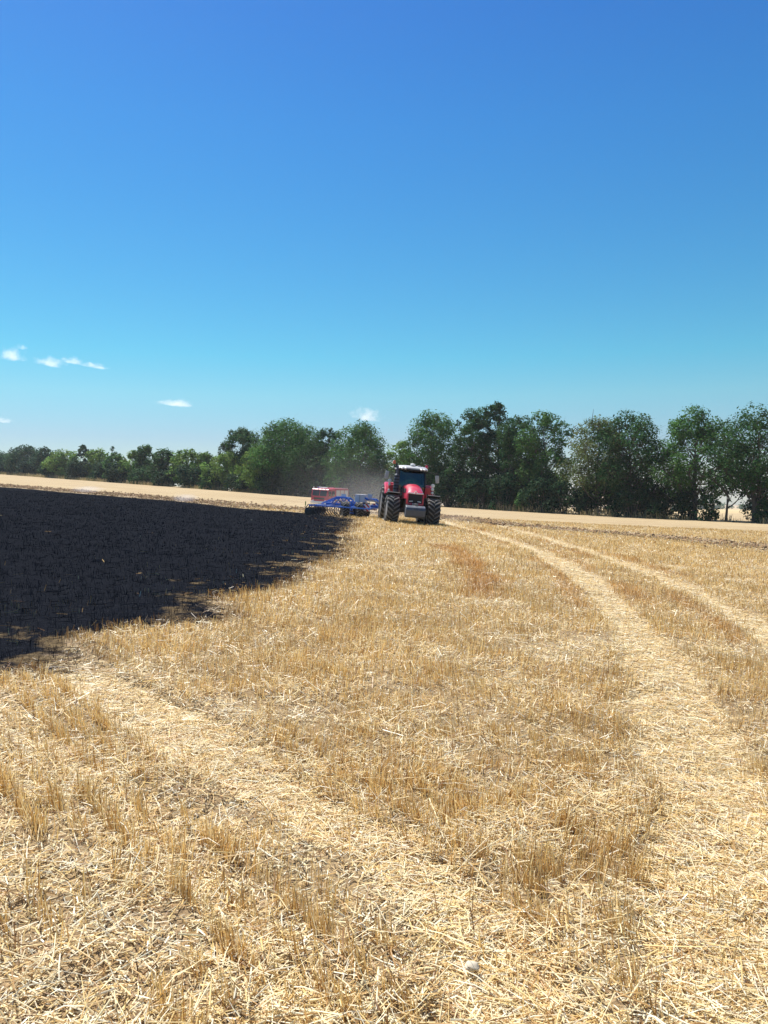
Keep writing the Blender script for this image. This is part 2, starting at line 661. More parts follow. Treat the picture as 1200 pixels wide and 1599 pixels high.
    t.links.new(b.outputs[0], p.inputs['Normal'])
    return m


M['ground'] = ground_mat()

# ------------------------------------------------------------------ ground: one sheet to the horizon
def make_ground():
    rad = np.concatenate([[0.35], np.geomspace(0.8, 60, 250), np.geomspace(62, 300, 90), np.geomspace(315, 9000, 60)])
    front = np.linspace(-52, 52, 300)
    back = np.linspace(52, 308, 66)[1:-1]
    ang = np.radians(np.concatenate([front, back]))
    RR, AA = np.meshgrid(rad, ang, indexing='ij')
    X, Y = RR * np.sin(AA), RR * np.cos(AA)
    Z = terrain(X, Y)
    till = till_field(X, Y)
    trk = track_field(X, Y)
    fade = np.clip(1.4 - RR / 90, 0, 1)
    Z = Z + fade * ((fbm(X * 1.2, Y * 1.2, 5, 3) - 0.5) * 0.07 + (fbm(X * 7, Y * 7, 9, 2) - 0.5) * 0.035 - trk * 0.035 + till * (fbm(X * 1.6, Y * 1.6, 21, 2) - 0.45) * 0.11)
    nr, na = RR.shape
    V = np.stack([X, Y, Z], -1).reshape(-1, 3)
    i, j = np.meshgrid(np.arange(nr - 1), np.arange(na), indexing='ij')
    j2 = (j + 1) % na
    F = np.stack([i * na + j, i * na + j2, (i + 1) * na + j2, (i + 1) * na + j], -1).reshape(-1, 4)[:, ::-1]
    # a small cap under the photographer's feet
    V = np.vstack([V, [[0, 0, tz(0, 0)]]])
    k = np.arange(0, na, 2)
    cap = np.stack([np.full(len(k), len(V) - 1), k, (k + 1) % na, (k + 2) % na], -1)[:, ::-1]
    F = np.vstack([F, cap])
    x, y = V[:, 0], V[:, 1]
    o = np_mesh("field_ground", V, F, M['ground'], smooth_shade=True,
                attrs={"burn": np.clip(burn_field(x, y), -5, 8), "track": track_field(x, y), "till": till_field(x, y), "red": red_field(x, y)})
    tag(o, kind='structure')
    return o


make_ground()


# ------------------------------------------------------------------ straw
PALE = np.array([(0.86, 0.76, 0.50), (0.80, 0.63, 0.30), (0.68, 0.48, 0.21), (0.48, 0.30, 0.12), (0.26, 0.14, 0.055), (0.88, 0.84, 0.68)])


def pick_cols(n, wts):
    wts = np.array(wts, float)
    c = PALE[rng.choice(len(PALE), n, p=wts / wts.sum())]
    return np.clip(c * rng.uniform(0.82, 1.12, (n, 1)), 0, 0.9)


def scatter(rho, near, far, xmargin=(0.54, 1.75)):
    d = np.linspace(near, far, 4000)
    wdt = 2 * (xmargin[0] * d + xmargin[1])
    pdf = rho(d) * wdt
    cum = np.cumsum(pdf) * (d[1] - d[0])
    n = int(cum[-1])
    u = rng.uniform(0, cum[-1], n)
    yy = np.interp(u, cum, d)
    xx = rng.uniform(-1, 1, n) * (xmargin[0] * yy + xmargin[1])
    return xx, yy


def straws(name, P, D, L, W, col, mat, prism, bend=0.0, lying=False):
    """each straw a split stalk (open half tube) up close, a narrow blade further off"""
    n = len(P)
    if lying:
        r = np.array([0.0, 0.0, 1.0]) + rng.normal(size=(n, 3)) * 0.35
    else:
        r = rng.normal(size=(n, 3))
    side = np.cross(D, r)
    side /= np.linalg.norm(side, axis=1, keepdims=True) + 1e-9
    oth = np.cross(side, D)
    W = W[:, None]
    A = P
    B = P + D * L[:, None]
    if prism:
        ring = []
        for base, s in ((A, 1.0), ((A + B) / 2 + oth * (bend * L * rng.normal(size=n))[:, None], 0.95), (B, 0.75)):
            for a, h in ((-0.5, 0.0), (0.0, 0.42), (0.5, 0.0)):
                ring.append(base + (side * a + oth * h) * W * s)
        V = np.stack(ring, 1).reshape(-1, 3)
        b = np.arange(n)[:, None] * 9
        fs = []
        for lv in (0, 3):
            for k in range(2):
                fs.append(np.concatenate([b + lv + k, b + lv + k + 1, b + lv + 4 + k, b + lv + 3 + k], 1))
        F = np.stack(fs, 1).reshape(-1, 4)
        C = np.repeat(col, 9, 0)
    else:
        V = np.stack([A - side * W * .5, A + side * W * .5, B + side * W * .38, B - side * W * .38], 1).reshape(-1, 3)
        F = np.arange(n * 4).reshape(n, 4)
        C = np.repeat(col, 4, 0)
    return np_mesh(name, V, F, mat, col=C, smooth_shade=prism)


def surf(x, y):
    fade = np.clip(1.4 - np.hypot(x, y) / 90, 0, 1)
    return terrain(x, y) + fade * ((fbm(x * 1.2, y * 1.2, 5, 3) - 0.5) * 0.07 + (fbm(x * 7, y * 7, 9, 2) - 0.5) * 0.035 - track_field(x, y) * 0.035)


WHEELS = [(0.36, 42.0), (2.5, 42.2), (0.1, 45.1), (2.3, 45.2)]


def clear_of_wheels(x, y):
    k = np.ones(len(x), bool)
    for wx, wy in WHEELS:
        k &= ~((np.abs(x - wx) < 0.42) & (np.abs(y - wy) < 0.5))
    return k


def make_straw():
    # ---- loose straw lying on the ground
    x, y = scatter(lambda d: 4600 * np.minimum(1, (3.8 / d) ** 1.76), 1.6, 58)
    tr = track_field(x, y)
    bn = burn_field(x, y)
    rd = red_field(x, y)
    tl = till_field(x, y)
    patch = smooth(0.36, 0.6, fbm(x * 1.7, y * 1.7, 61, 3))
    hole = smooth(0.60, 0.74, vnoise(x * 4.3, y * 4.3, 63)) * np.clip((14 - y) / 8, 0, 1)  # straw thinned so the darkened ground shows as shadowy gaps
    keep = rng.uniform(0, 1, len(x)) < np.clip((0.26 + 0.70 * patch) * (1 - 0.75 * hole * (1 - tr)) + 0.75 * tr - 0.25 * rd - 0.7 * tl, 0.02, 1)
    keep &= (bn < 0.05 + rng.normal(0, 0.12, len(x))) & clear_of_wheels(x, y)
    x, y, tr, rd, bn = x[keep], y[keep], tr[keep], rd[keep], bn[keep]
    n = len(x)
    az = rng.uniform(0, 2 * math.pi, n)
    el = rng.normal(0.08, 0.30, n) * (1 - 0.75 * tr)
    D = np.stack([np.cos(az) * np.cos(el), np.sin(az) * np.cos(el), np.sin(el)], 1)
    L = np.clip(rng.gamma(2.3, 0.031, n), 0.02, 0.22) * (1 + 0.2 * tr)
    W = 0.0044 * np.maximum(1, (y / 4.6) ** 0.82) * rng.uniform(0.5, 1.3, n)
    z = surf(x, y) + rng.uniform(0.0, 1.0, n) ** 1.6 * (0.02 + 0.055 * (1 - tr)) + 0.004
    P = np.stack([x, y, z], 1) - D * (L / 2)[:, None]
    P[:, 2] = np.maximum(P[:, 2], surf(P[:, 0], P[:, 1]) + 0.003)
    col = pick_cols(n, (0.36, 0.25, 0.15, 0.11, 0.08, 0.22)) * np.array([1.0, 0.97, 0.92])
    col = col * (1 - 0.3 * rd[:, None] * np.array([0.6, 1.0, 1.2]))
    sc = smooth(-0.45, 0.05, bn + rng.normal(0, 0.12, n))[:, None]
    col = col * (1 - 0.78 * sc * np.array([0.9, 1.0, 1.08]))
    nr = y < 4.6
    for msk, pr, lab in ((nr, True, "loose pale straw scattered thick over the near stubble"), (~nr, False, "loose pale straw lying over the far stubble")):
        o = straws("loose_straw", P[msk], D[msk], L[msk], W[msk], col[msk], M['straw'], pr, 0.07, lying=True)
        tag(o, lab, "straw", kind='stuff')
    # ---- chaff, short bits
    x, y = scatter(lambda d: 3000 * np.minimum(1, (3 / d) ** 2.0), 1.6, 14)
    bn = burn_field(x, y)
    k = bn < 0
    x, y = x[k], y[k]
    n = len(x)
    az = rng.uniform(0, 2 * math.pi, n)
    el = rng.normal(0, 0.3, n)
    D = np.stack([np.cos(az) * np.cos(el), np.sin(az) * np.cos(el), np.sin(el)], 1)
    L = rng.uniform(0.012, 0.05, n)
    W = 0.004 * np.maximum(1, (y / 4) ** 0.8) * rng.uniform(0.7, 1.6, n)
    P = np.stack([x, y, surf(x, y) + rng.uniform(0.002, 0.02, n)], 1)
    o = straws("straw_chaff", P, D, L, W, pick_cols(n, (0.4, 0.22, 0.12, 0.06, 0.03, 0.25)), M['straw'], False, lying=True)
    tag(o, "short bits of pale chaff among the near straw", "chaff", kind='stuff')
    # ---- standing stubble in drill rows
    x, y = scatter(lambda d: 5200 * np.minimum(1, (4.0 / d) ** 1.5), 1.6, 62)
    rowdir = np.array([0.62, -0.785])
    perp = np.array([0.785, 0.62])
    s = x * perp[0] + y * perp[1]
    u = x * rowdir[0] + y * rowdir[1]
    sp = 0.15
    row = np.round(s / sp)
    s2 = row * sp + rng.normal(0, 0.02, len(s))
    blend = np.clip((18 - y) / 8, 0, 1)
    s = s * (1 - blend) + s2 * blend
    # bunch along the row
    u2 = np.round(u / 0.055) * 0.055 + rng.normal(0, 0.012, len(u))
    u = u * (1 - blend) + u2 * blend
    rowk = 0.30 + 1.15 * vnoise(row * 0.83 + 0.37, u * 0.16, 79)
    x = s * perp[0] + u * rowdir[0]
    y = s * perp[1] + u * rowdir[1]
    k = y > 1.4
    x, y, rowk = x[k], y[k], rowk[k]
    tr = track_field(x, y)
    bn = burn_field(x, y)
    rd = red_field(x, y)
    tl = till_field(x, y)
    # gaps knocked into the rows; denser further out
    gap = fbm(x * 1.3 + 40, y * 1.3, 71, 3)
    dens = smooth(0.30 - 0.14 * np.clip(y / 11, 0, 1), 0.52 - 0.08 * np.clip(y / 11, 0, 1), gap) * rowk
    clump = smooth(0.40, 0.62, vnoise(x * 8, y * 8, 77))
    far_ = np.clip((y - 3) / 5, 0, 1)
    dens = dens * (0.16 + 0.40 * far_ + (0.84 - 0.40 * far_) * clump) * np.clip(0.75 + y / 20, 0, 1) * (1 - 0.35 * smooth(0.40, 0.62, fbm(x * 1.7, y * 1.7, 61, 3)))
    keep = rng.uniform(0, 1, len(x)) < np.clip(dens * (1 - 0.93 * tr) + 0.4 * rd - 0.75 * tl, 0, 1)
    keep &= (bn < rng.normal(0.0, 0.1, len(x))) & clear_of_wheels(x, y)
    x, y, rd, bn = x[keep], y[keep], rd[keep], bn[keep]
    n = len(x)
    lean_az = fbm(x * 0.8, y * 0.8, 83, 2) * 12
    lean = np.abs(rng.normal(0.10, 0.17, n)) + 0.16 * vnoise(x * 1.5, y * 1.5, 89)
    az = lean_az + rng.normal(0, 0.9, n)
    D = np.stack([np.cos(az) * np.sin(lean), np.sin(az) * np.sin(lean), np.cos(lean)], 1)
    L = np.clip(rng.normal(0.094, 0.027, n), 0.025, 0.17) * (0.75 + 0.5 * vnoise(x * 0.6, y * 0.6, 97))
    W = 0.0034 * np.maximum(1, (y / 5) ** 0.8) * rng.uniform(0.65, 1.25, n)
    P = np.stack([x, y, surf(x, y) - 0.006], 1)
    col = pick_cols(n, (0.21, 0.34, 0.25, 0.15, 0.04, 0.05)) * np.array([0.93, 0.83, 0.66])
    col = col * (1 - 0.36 * rd[:, None] * np.array([0.5, 1.0, 1.3]))
    sc = smooth(-0.55, 0.0, bn + rng.normal(0, 0.12, n))[:, None]
    col = col * (1 - 0.78 * sc * np.array([0.9, 1.0, 1.08]))
    nr = y < 5.5
    for msk, pr, lab in ((nr, True, "standing golden stubble stalks in the near drill rows"), (~nr, False, "standing tan stubble stalks further across the field")):
        o = straws("stubble_stalks", P[msk], D[msk], L[msk], W[msk], col[msk], M['straw'], pr, 0.03)
        tag(o, lab, "stubble", kind='stuff')
    # ---- charred stubble on the burnt side
    x, y = scatter(lambda d: 800 * np.minimum(1, (7 / d) ** 1.55), 5.0, 60, (0.56, 2.4))
    bn = burn_field(x, y)
    k = (bn > -0.15) & (rng.uniform(0, 1, len(x)) < 0.25 + 0.5 * vnoise(x * 2, y * 2, 101))
    x, y, bn = x[k], y[k], bn[k]
    n = len(x)
    flat = rng.uniform(0, 1, n) < 0.35
    az = rng.uniform(0, 2 * math.pi, n)
    el = np.where(flat, np.abs(rng.normal(0.05, 0.1, n)), rng.uniform(1.1, 1.57, n))
    D = np.stack([np.cos(az) * np.cos(el), np.sin(az) * np.cos(el), np.sin(el)], 1)
    L = np.where(flat, rng.uniform(0.05, 0.2, n), rng.uniform(0.03, 0.09, n))
    W = 0.0032 * np.maximum(1, (y / 6) ** 0.8) * rng.uniform(0.7, 1.3, n)
    P = np.stack([x, y, surf(x, y) + 0.002], 1)
    col = np.tile([0.0145, 0.016, 0.020], (n, 1)) * rng.uniform(0.7, 1.9, (n, 1))  # same veil-blue tint as the ash
    ub = rng.uniform(0, 1, n) < (0.0015 + 0.55 * np.exp(-np.maximum(bn, 0) / 0.9) * smooth(0.40, 0.60, fbm(x * 1.3, y * 1.3, 107, 3)))
    col[ub] = pick_cols(int(ub.sum()), (0.06, 0.10, 0.25, 0.5, 0.7, 0.02))
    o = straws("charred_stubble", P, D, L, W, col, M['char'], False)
    tag(o, "black charred stubble and ash-coloured straw on the burnt ground", "burnt stubble", kind='stuff')


make_straw()


def make_clods():
    """broken earth on the two cultivated strips"""
    pts = []
    for line, n, spread in ((TILL_R, 3600, 2.6), (TILL_L, 8000, 4.8)):
        seg = np.array(line)
        ln = np.hypot(*(seg[1:] - seg[:-1]).T)
        cum = np.concatenate([[0], np.cumsum(ln)])
        u = rng.uniform(0, cum[-1], n)
        px = np.interp(u, cum, seg[:, 0]) + rng.normal(0, spread * 0.6, n)
        py = np.interp(u, cum, seg[:, 1]) + rng.normal(0, spread * 0.6, n)
        pts.append(np.stack([px, py], 1))
    pts = np.vstack(pts)
    k = (burn_field(pts[:, 0], pts[:, 1]) < 0) & (np.abs(pts[:, 0]) < pts[:, 1] * 0.56 + 1)
    pts = pts[k]
    n = len(pts)
    # octahedron, roughened
    base = np.array([(1, 0, 0), (-1, 0, 0), (0, 1, 0), (0, -1, 0), (0, 0, 1), (0, 0, -1)], float)
    tri = np.array([(0, 2, 4), (2, 1, 4), (1, 3, 4), (3, 0, 4), (2, 0, 5), (1, 2, 5), (3, 1, 5), (0, 3, 5)])
    s = rng.gamma(2.2, 0.020, n)[:, None, None] + 0.02
    V = base[None] * s * rng.uniform(0.6, 1.3, (n, 6, 3)) * np.array([1, 1, 0.7])
    a = rng.uniform(0, 6.28, n)
    c, sn = np.cos(a)[:, None], np.sin(a)[:, None]
    V = np.stack([V[..., 0] * c - V[..., 1] * sn, V[..., 0] * sn + V[..., 1] * c, V[..., 2]], -1)
    V += np.concatenate([pts, terrain(pts[:, 0], pts[:, 1])[:, None] + 0.02], 1)[:, None, :]
    F = (np.arange(n)[:, None, None] * 6 + tri[None]).reshape(-1, 3)
    col = np.array([0.21, 0.135, 0.075]) * rng.uniform(0.55, 1.5, (n, 1))
    st = rng.uniform(0, 1, n) < 0.12
    col[st] = np.array([0.36, 0.27, 0.15])
    o = np_mesh("soil_clods", V.reshape(-1, 3), F, M['clod'], col=np.repeat(col, 6, 0))
    tag(o, "broken brown clods of earth on the cultivated strips", "soil", kind='stuff')


make_clods()


def stone(x, y, s, label):
    b = MB()
    bmesh.ops.create_icosphere(b.bm, subdivisions=3, radius=1)
    for v in b.bm.verts:
        q = v.co
        k = 1 + 0.16 * math.sin(3 * q.x + 1.3) * math.cos(2.5 * q.y) + 0.1 * math.sin(5 * q.z + q.x * 4)
        v.co = Vector((q.x * s[0], q.y * s[1], q.z * s[2])) * k
    o = b.build("field_stone", M['stone'], loc=(x, y, tz(x, y) + s[2] * 0.2 + 0.008))
    tag(o, label, "stone")


M['stone'] = paint("field_stone", (0.48, 0.42, 0.32), 0.85, dust=(0.5, 0.42, 0.28), dust_amt=0.5, scale=20)
stone(0.29, 2.56, (0.026, 0.022, 0.012), "small rounded grey stone lying among loose straw beside a stubble clump")

# ------------------------------------------------------------------ trees
LEAF = {'dark': (0.034, 0.086, 0.026), 'mid': (0.058, 0.138, 0.034), 'light': (0.125, 0.215, 0.046), 'olive': (0.095, 0.132, 0.046), 'blue': (0.036, 0.084, 0.042)}


def leaf_cloud(centres, radii, n, size, base, rs, squash=0.82):
    """rhombic leaf sprays filling the shells of the lobes"""
    centres = np.array(centres)
    radii = np.array(radii)
    p = radii ** 2
    k = rs.choice(len(radii), n, p=p / p.sum())
    d = rs.normal(size=(n, 3))
    d /= np.linalg.norm(d, axis=1, keepdims=True)
    # lumpy shells: sprays gather in bunches
    bun = rs.normal(size=(len(radii) * 14, 3))
    bun /= np.linalg.norm(bun, axis=1, keepdims=True)
    bi = k * 14 + rs.integers(0, 14, n)
    pickb = bun[bi]
    d = d * 0.5 + pickb * rs.uniform(0.6, 1.4, (n, 1))
    d /= np.linalg.norm(d, axis=1, keepdims=True)
    bl = rs.uniform(0.80, 1.22, len(radii) * 14)
    rr = radii[k] * (1.08 - np.abs(rs.normal(0, 0.26, n))) * bl[bi]
    out = rs.uniform(0, 1, n) < 0.06
    rr = np.where(out, radii[k] * rs.uniform(1.05, 1.38, n), rr)
    P = centres[k] + d * rr[:, None] * np.array([1, 1, squash])
    nrm = d * 0.55 + rs.normal(size=(n, 3)) * 0.5 + np.array([0, 0, 0.75])
    nrm /= np.linalg.norm(nrm, axis=1, keepdims=True)
    a = np.cross(nrm, rs.normal(size=(n, 3)))
    a /= np.linalg.norm(a, axis=1, keepdims=True) + 1e-9
    b = np.cross(nrm, a)
    s = size * rs.uniform(0.6, 1.35, (n, 1))
    V = np.stack([P - a * s * .5, P - b * s * .3 + nrm * s * .06, P + a * s * .5, P + b * s * .3 + nrm * s * .06], 1).reshape(-1, 3)
    F = np.arange(4 * n).reshape(n, 4)
    lobe_tint = rs.uniform(0.78, 1.25, (len(radii), 1)) * np.array(base) * rs.uniform(0.92, 1.08, (len(radii), 3))
    C = lobe_tint[k] * rs.uniform(0.7, 1.35, (n, 1))
    C[:, 0] *= rs.uniform(0.85, 1.25, n)
    return V, F, np.repeat(C, 4, 0)


def tube_np(paths, n=5):
    Vs, Fs, off = [], [], 0
    for pts, rads in paths:
        pts = np.array(pts, float)
        for i in range(len(pts)):
            d = pts[min(i + 1, len(pts) - 1)] - pts[max(i - 1, 0)]
            d /= np.linalg.norm(d) + 1e-9
            s = np.cross(d, (0.3, 0.9, 0.1))
            s /= np.linalg.norm(s) + 1e-9
            o = np.cross(d, s)
            for k in range(n):
                a = 2 * math.pi * k / n
                Vs.append(pts[i] + (s * math.cos(a) + o * math.sin(a)) * rads[i])
        for i in range(len(pts) - 1):
            for k in range(n):
                Fs.append((off + i * n + k, off + i * n + (k + 1) % n, off + (i + 1) * n + (k + 1) % n, off + (i + 1) * n + k))
        off += len(pts) * n
    return np.array(Vs), np.array(Fs)


def make_tree(name, x, y, H, Wd, kind, cb, seed, leaves, leaf, thin=False, trunks=1):
    rs = np.random.default_rng(seed)
    z0 = tz(x, y)
    Wd *= 1.38
    root = empty(name, (x, y, z0))
    nl = max(10, int(8 + Wd * 1.7))
    cen, rad = [], []
    hb = H * cb
    for i in range(nl * 2):
        t = (i + 0.5 * rs.uniform()) / (nl * 2)
        prof = (math.sin(math.pi * min(1, (0.16 + 0.80 * t)) ** 1.1) ** 0.5) * (1 - 0.12 * t)
        r = Wd * rs.uniform(0.09, 0.22) * (1.0 - 0.3 * t)
        ang = i * 2.399 + rs.uniform(-0.5, 0.5)
        rr = max(0, Wd * 0.5 * prof - r * 0.35) * math.sqrt(rs.uniform(0.12, 1.0)) * rs.uniform(0.85, 1.2)
        zc = hb + r * 0.7 + t * (H - hb - r * 1.6) + rs.uniform(-0.3, 0.3)
        cen.append((rr * math.cos(ang), rr * math.sin(ang), zc))
        rad.append(r)
    # one leader that fixes the height
    r = Wd * 0.13
    cen.append((rs.uniform(-.1, .1) * Wd, rs.uniform(-.1, .1) * Wd, H - r * 0.85))
    rad.append(r)
    # wood
    paths = []
    lean = rs.uniform(-0.03, 0.03, 2) * H
    tr_r = 0.10 + H * 0.014
    top = np.array([lean[0], lean[1], H * 0.80])
    for tk in range(trunks):
        o = np.array([rs.uniform(-.5, .5) * (tk > 0), rs.uniform(-.3, .3) * (tk > 0), 0])
        mid = top * 0.5 + rs.uniform(-0.02, 0.02, 3) * H + o * 1.5
        paths.append(([o + (0, 0, -0.4), o + (0, 0, 0.0), o + top * 0.12, mid, top * (0.95 - .1 * tk) + o * 1.5], [tr_r * 1.7, tr_r * 1.35, tr_r, tr_r * 0.6, tr_r * 0.12]))
    for c, r in zip(cen, rad):
        c = np.array(c)
        f = np.clip(c[2] / H - rs.uniform(0.12, 0.3), 0.12, 0.74)
        s = top * (f / 0.80)
        m = (s + c) / 2 + np.array([0, 0, -0.06 * np.linalg.norm(c - s)]) + rs.normal(size=3) * 0.15
        q = tr_r * 0.35 * (1.1 - f)
        paths.append(([s, m, c, c + (c - m) * 0.35], [q, q * 0.7, q * 0.4, q * 0.12]))
        for _ in range(3):
            e = c + rs.normal(size=3) * r * 0.6
            paths.append(([c * .7 + m * .3, (c + e) / 2, e], [q * 0.35, q * 0.25, q * 0.1]))
    if thin:
        for _ in range(16):
            b0 = np.array(cen[-1]) + rs.normal(size=3) * np.array([0.5, 0.5, 0.3]) - (0, 0, 0.8)
            e = b0 + rs.normal(size=3) * np.array([0.5, 0.5, 0.3]) + (0, 0, rs.uniform(0.9, 1.9))
            paths.append(([b0, (b0 + e) / 2 + rs.normal(size=3) * 0.1, e], [0.05, 0.035, 0.02]))
    V, F = tube_np(paths)
    np_mesh("trunk", V, F, M['bark'], parent=root, smooth_shade=True)
    V, F, C = leaf_cloud(cen, rad, leaves, leaf, LEAF[kind], rs)
    np_mesh("crown", V, F, M['leaf'], col=C, parent=root)
    return root


TREES = [
    (43.2, 91.1, 13.6, 8.7, 'dark', 0.22, 'broad dark green tree with a dense crown beside the bare leafless tree'),
    (38.0, 96.3, 13.9, 7.2, 'mid', 0.16, 'tall leafy tree with a straight trunk between the bare tree and a gap of sky'),
    (32.0, 102.2, 13.8, 8.7, 'dark', 0.14, 'broad dark tree with a full rounded crown merging with an olive green neighbour'),
    (28.0, 103.7, 13.4, 7.6, 'olive', 0.18, 'olive green thinning tree with bare twigs sticking out of its top'),
    (23.0, 112.3, 14.6, 6.6, 'mid', 0.14, 'tall mid green tree with a gap of sky between it and the thinning olive tree'),
    (20.2, 117.4, 14.2, 7.3, 'dark', 0.12, 'dark rounded tree standing between the slim tallest tree and a mid green one'),
    (17.6, 123.4, 16.9, 5.6, 'dark', 0.2, 'tallest slim tree, its narrow crown rising above its neighbours in the row'),
    (13.3, 120.8, 15.2, 6.1, 'dark', 0.12, 'tall narrow dark tree next to the slim tallest one, right of the tractor mirror'),
    (7.9, 128.2, 15.4, 8.3, 'mid', 0.14, 'tall mid green tree directly behind the tractor cab'),
    (3.0, 135.1, 10.7, 4.8, 'light', 0.1, 'shorter light green tree peeping out between two tall trees behind the tractor'),
    (-4.3, 138.2, 14.0, 9.9, 'mid', 0.08, 'broad mid green tree behind the cultivator with a small white cloud above'),
    (-10.5, 149.1, 13.2, 5.5, 'dark', 0.2, 'slim dark treetop wedged between two broad trees behind the red fire truck'),
    (-18.3, 152.2, 15.0, 11.9, 'mid', 0.2, 'large round-headed tree, highest of those above the burnt field'),
    (-30.5, 167.6, 13.7, 6.8, 'dark', 0.3, 'solitary dark treetop standing above the lower light green hedge'),
    (-13.7, 144.9, 10.1, 7.1, 'dark', 0.05, 'low dark bushy tree in the dust haze behind the fire truck'),
    (-24.3, 153.1, 9.5, 7.0, 'light', 0.03, 'light green bushy tree below the large round-headed tree'),
    (-32.7, 164.1, 8.3, 6.9, 'light', 0.02, 'light green bushy tree with a ragged crown in front of the solitary dark treetop'),
]
for i, (x, y, H, Wd, k, cb, lab) in enumerate(TREES):
    dist = math.hypot(x, y)
    nleaf = int(16000 * (Wd / 7.5) ** 1.15 * (H / 14) * (0.62 if k == 'olive' else 1))
    t = make_tree("broadleaf_tree", x, y, H, Wd, k, cb, 100 + i, nleaf, 0.33 * (dist / 115) ** 0.5, thin=(k == 'olive'), trunks=2 if i in (0, 2, 10) else 1)
    tag(t, lab, "tree", "tall trees of the field boundary")

HEDGE = [
    (-122.2, 253.9, 7.2, 6.2, 'blue'), (-111.4, 244.8, 9.7, 8.8, 'blue'), (-102.3, 237.4, 9.1, 6.9, 'blue'), (-89.6, 221.2, 8.4, 7.9, 'light'),
    (-82.0, 215.5, 9.6, 3.9, 'blue'), (-77.6, 213.0, 8.8, 6.2, 'light'), (-67.7, 199.4, 7.7, 4.9, 'mid'), (-62.5, 196.1, 8.3, 5.7, 'light'),
    (-59.3, 195.0, 9.9, 5.4, 'mid'), (-50.7, 182.2, 8.8, 5.9, 'dark'), (-44.7, 178.4, 8.9, 6.4, 'light'), (-39.7, 175.8, 8.5, 5.7, 'light'), (-21.1, 152.3, 7.4, 5.4, 'mid'),
    (-130.0, 262.0, 8.0, 8.0, 'blue'),
]
HL = {'blue': ('dark bluish green tree at the far end of the low hedge', 'dark far hedge trees'),
      'light': ('light green rounded tree in the low hedge beyond the burnt field', 'light green hedge trees'),
      'mid': ('mid green rounded tree in the low hedge beyond the burnt field', 'mid green hedge trees'),
      'dark': ('single dark green tree in the low hedge between two light green ones', None)}
for i, (x, y, H, Wd, k) in enumerate(HEDGE):
    t = make_tree("hedge_tree", x, y, H, Wd, k, 0.03, 300 + i, int(4600 * (Wd / 6) * (H / 8.5)), 0.58)
    tag(t, HL[k][0], "tree", HL[k][1])


def make_spire():
    x, y, H = -72.3, 209.8, 9.6
    t = make_tree("slender_tree", x, y, H, 1.9, 'blue', 0.45, 371, 420, 0.45)
    tag(t, "thin spindly treetop poking up out of the low hedge", "tree")


make_spire()


SHADED_SHRUB_LEAF = {'dark': (0.018, 0.048, 0.020), 'mid': (0.032, 0.085, 0.028), 'light': (0.080, 0.165, 0.044), 'blue': (0.022, 0.054, 0.032)}  # leaf tones lowered, painting in the shade at the tree feet


def make_shrub(x, y, H, Wd, k, seed):
    rs = np.random.default_rng(seed)
    Wd *= 1.45
    root = empty("shrub", (x, y, tz(x, y)))
    cen, rad = [], []
    for i in range(int(8 + Wd * 2)):
        r = Wd * rs.uniform(0.12, 0.2)
        a, q = rs.uniform(0, 6.28), math.sqrt(rs.uniform())
        zt = rs.uniform(0, 1)
        rr = max(0, Wd * 0.5 - r) * q * (1 - 0.4 * zt)
        cen.append((rr * math.cos(a), rr * math.sin(a), r * 0.6 + zt * (H - 1.5 * r)))
        rad.append(r)
    paths = []
    for c in cen:
        c = np.array(c)
        b = np.array([c[0] * 0.25, c[1] * 0.25, -0.3])
        paths.append(([b, (b + c) / 2 + rs.normal(size=3) * 0.1, c], [0.07, 0.045, 0.015]))
    V, F = tube_np(paths, 5)
    np_mesh("stem", V, F, M['bark'], parent=root, smooth_shade=True)
    V, F, C = leaf_cloud(cen, rad, int(1500 * (Wd / 5) * (H / 5) + 250), 0.36 * (math.hypot(x, y) / 110) ** 0.6, SHADED_SHRUB_LEAF[k], rs)
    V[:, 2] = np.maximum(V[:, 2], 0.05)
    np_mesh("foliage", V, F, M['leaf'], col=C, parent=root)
    return root


SHRUBS = [
    (5.6, 124.3, 4.1, 5.6, 'dark'), (9.8, 120.0, 5.5, 5.9, 'dark'), (13.7, 115.9, 4.9, 5.7, 'dark'), (16.9, 112.6, 5.4, 5.0, 'dark'), (19.3, 109.4, 2.8, 2.2, 'light'),
    (21.5, 107.9, 5.1, 5.3, 'dark'), (24.0, 105.3, 4.5, 4.3, 'dark'), (26.3, 104.5, 4.6, 3.8, 'dark'), (31.0, 97.9, 4.2, 4.8, 'dark'), (32.9, 95.9, 2.6, 3.3, 'dark'),
    (35.8, 94.5, 3.6, 2.6, 'dark'), (37.9, 92.1, 3.3, 2.6, 'mid'), (42.6, 88.3, 2.9, 2.2, 'mid'), (45.5, 87.5, 3.2, 2.8, 'dark'), (0.0, 130.0, 5.2, 5.3, 'dark'),
    (-4.9, 135.1, 4.8, 6.6, 'dark'), (-10.3, 140.5, 4.9, 5.7, 'dark'), (-16.1, 144.4, 5.0, 6.0, 'dark'), (-21.6, 149.1, 4.2, 5.7, 'dark'), (-28.4, 157.0, 3.9, 5.9, 'dark'),
    (-35.0, 163.6, 5.0, 5.4, 'mid'), (-42.2, 171.9, 5.3, 6.2, 'dark'), (-49.6, 178.4, 5.0, 5.9, 'dark'), (-57.4, 188.3, 5.3, 6.1, 'mid'), (-65.5, 194.4, 5.1, 5.4, 'dark'),
    (-73.0, 203.9, 5.6, 5.6, 'dark'), (-82.4, 211.5, 5.4, 5.9, 'dark'), (-92.9, 221.9, 5.8, 6.2, 'dark'), (-106.1, 237.2, 6.1, 6.9, 'blue'), (-119.0, 250.2, 5.5, 6.9, 'blue'),
]
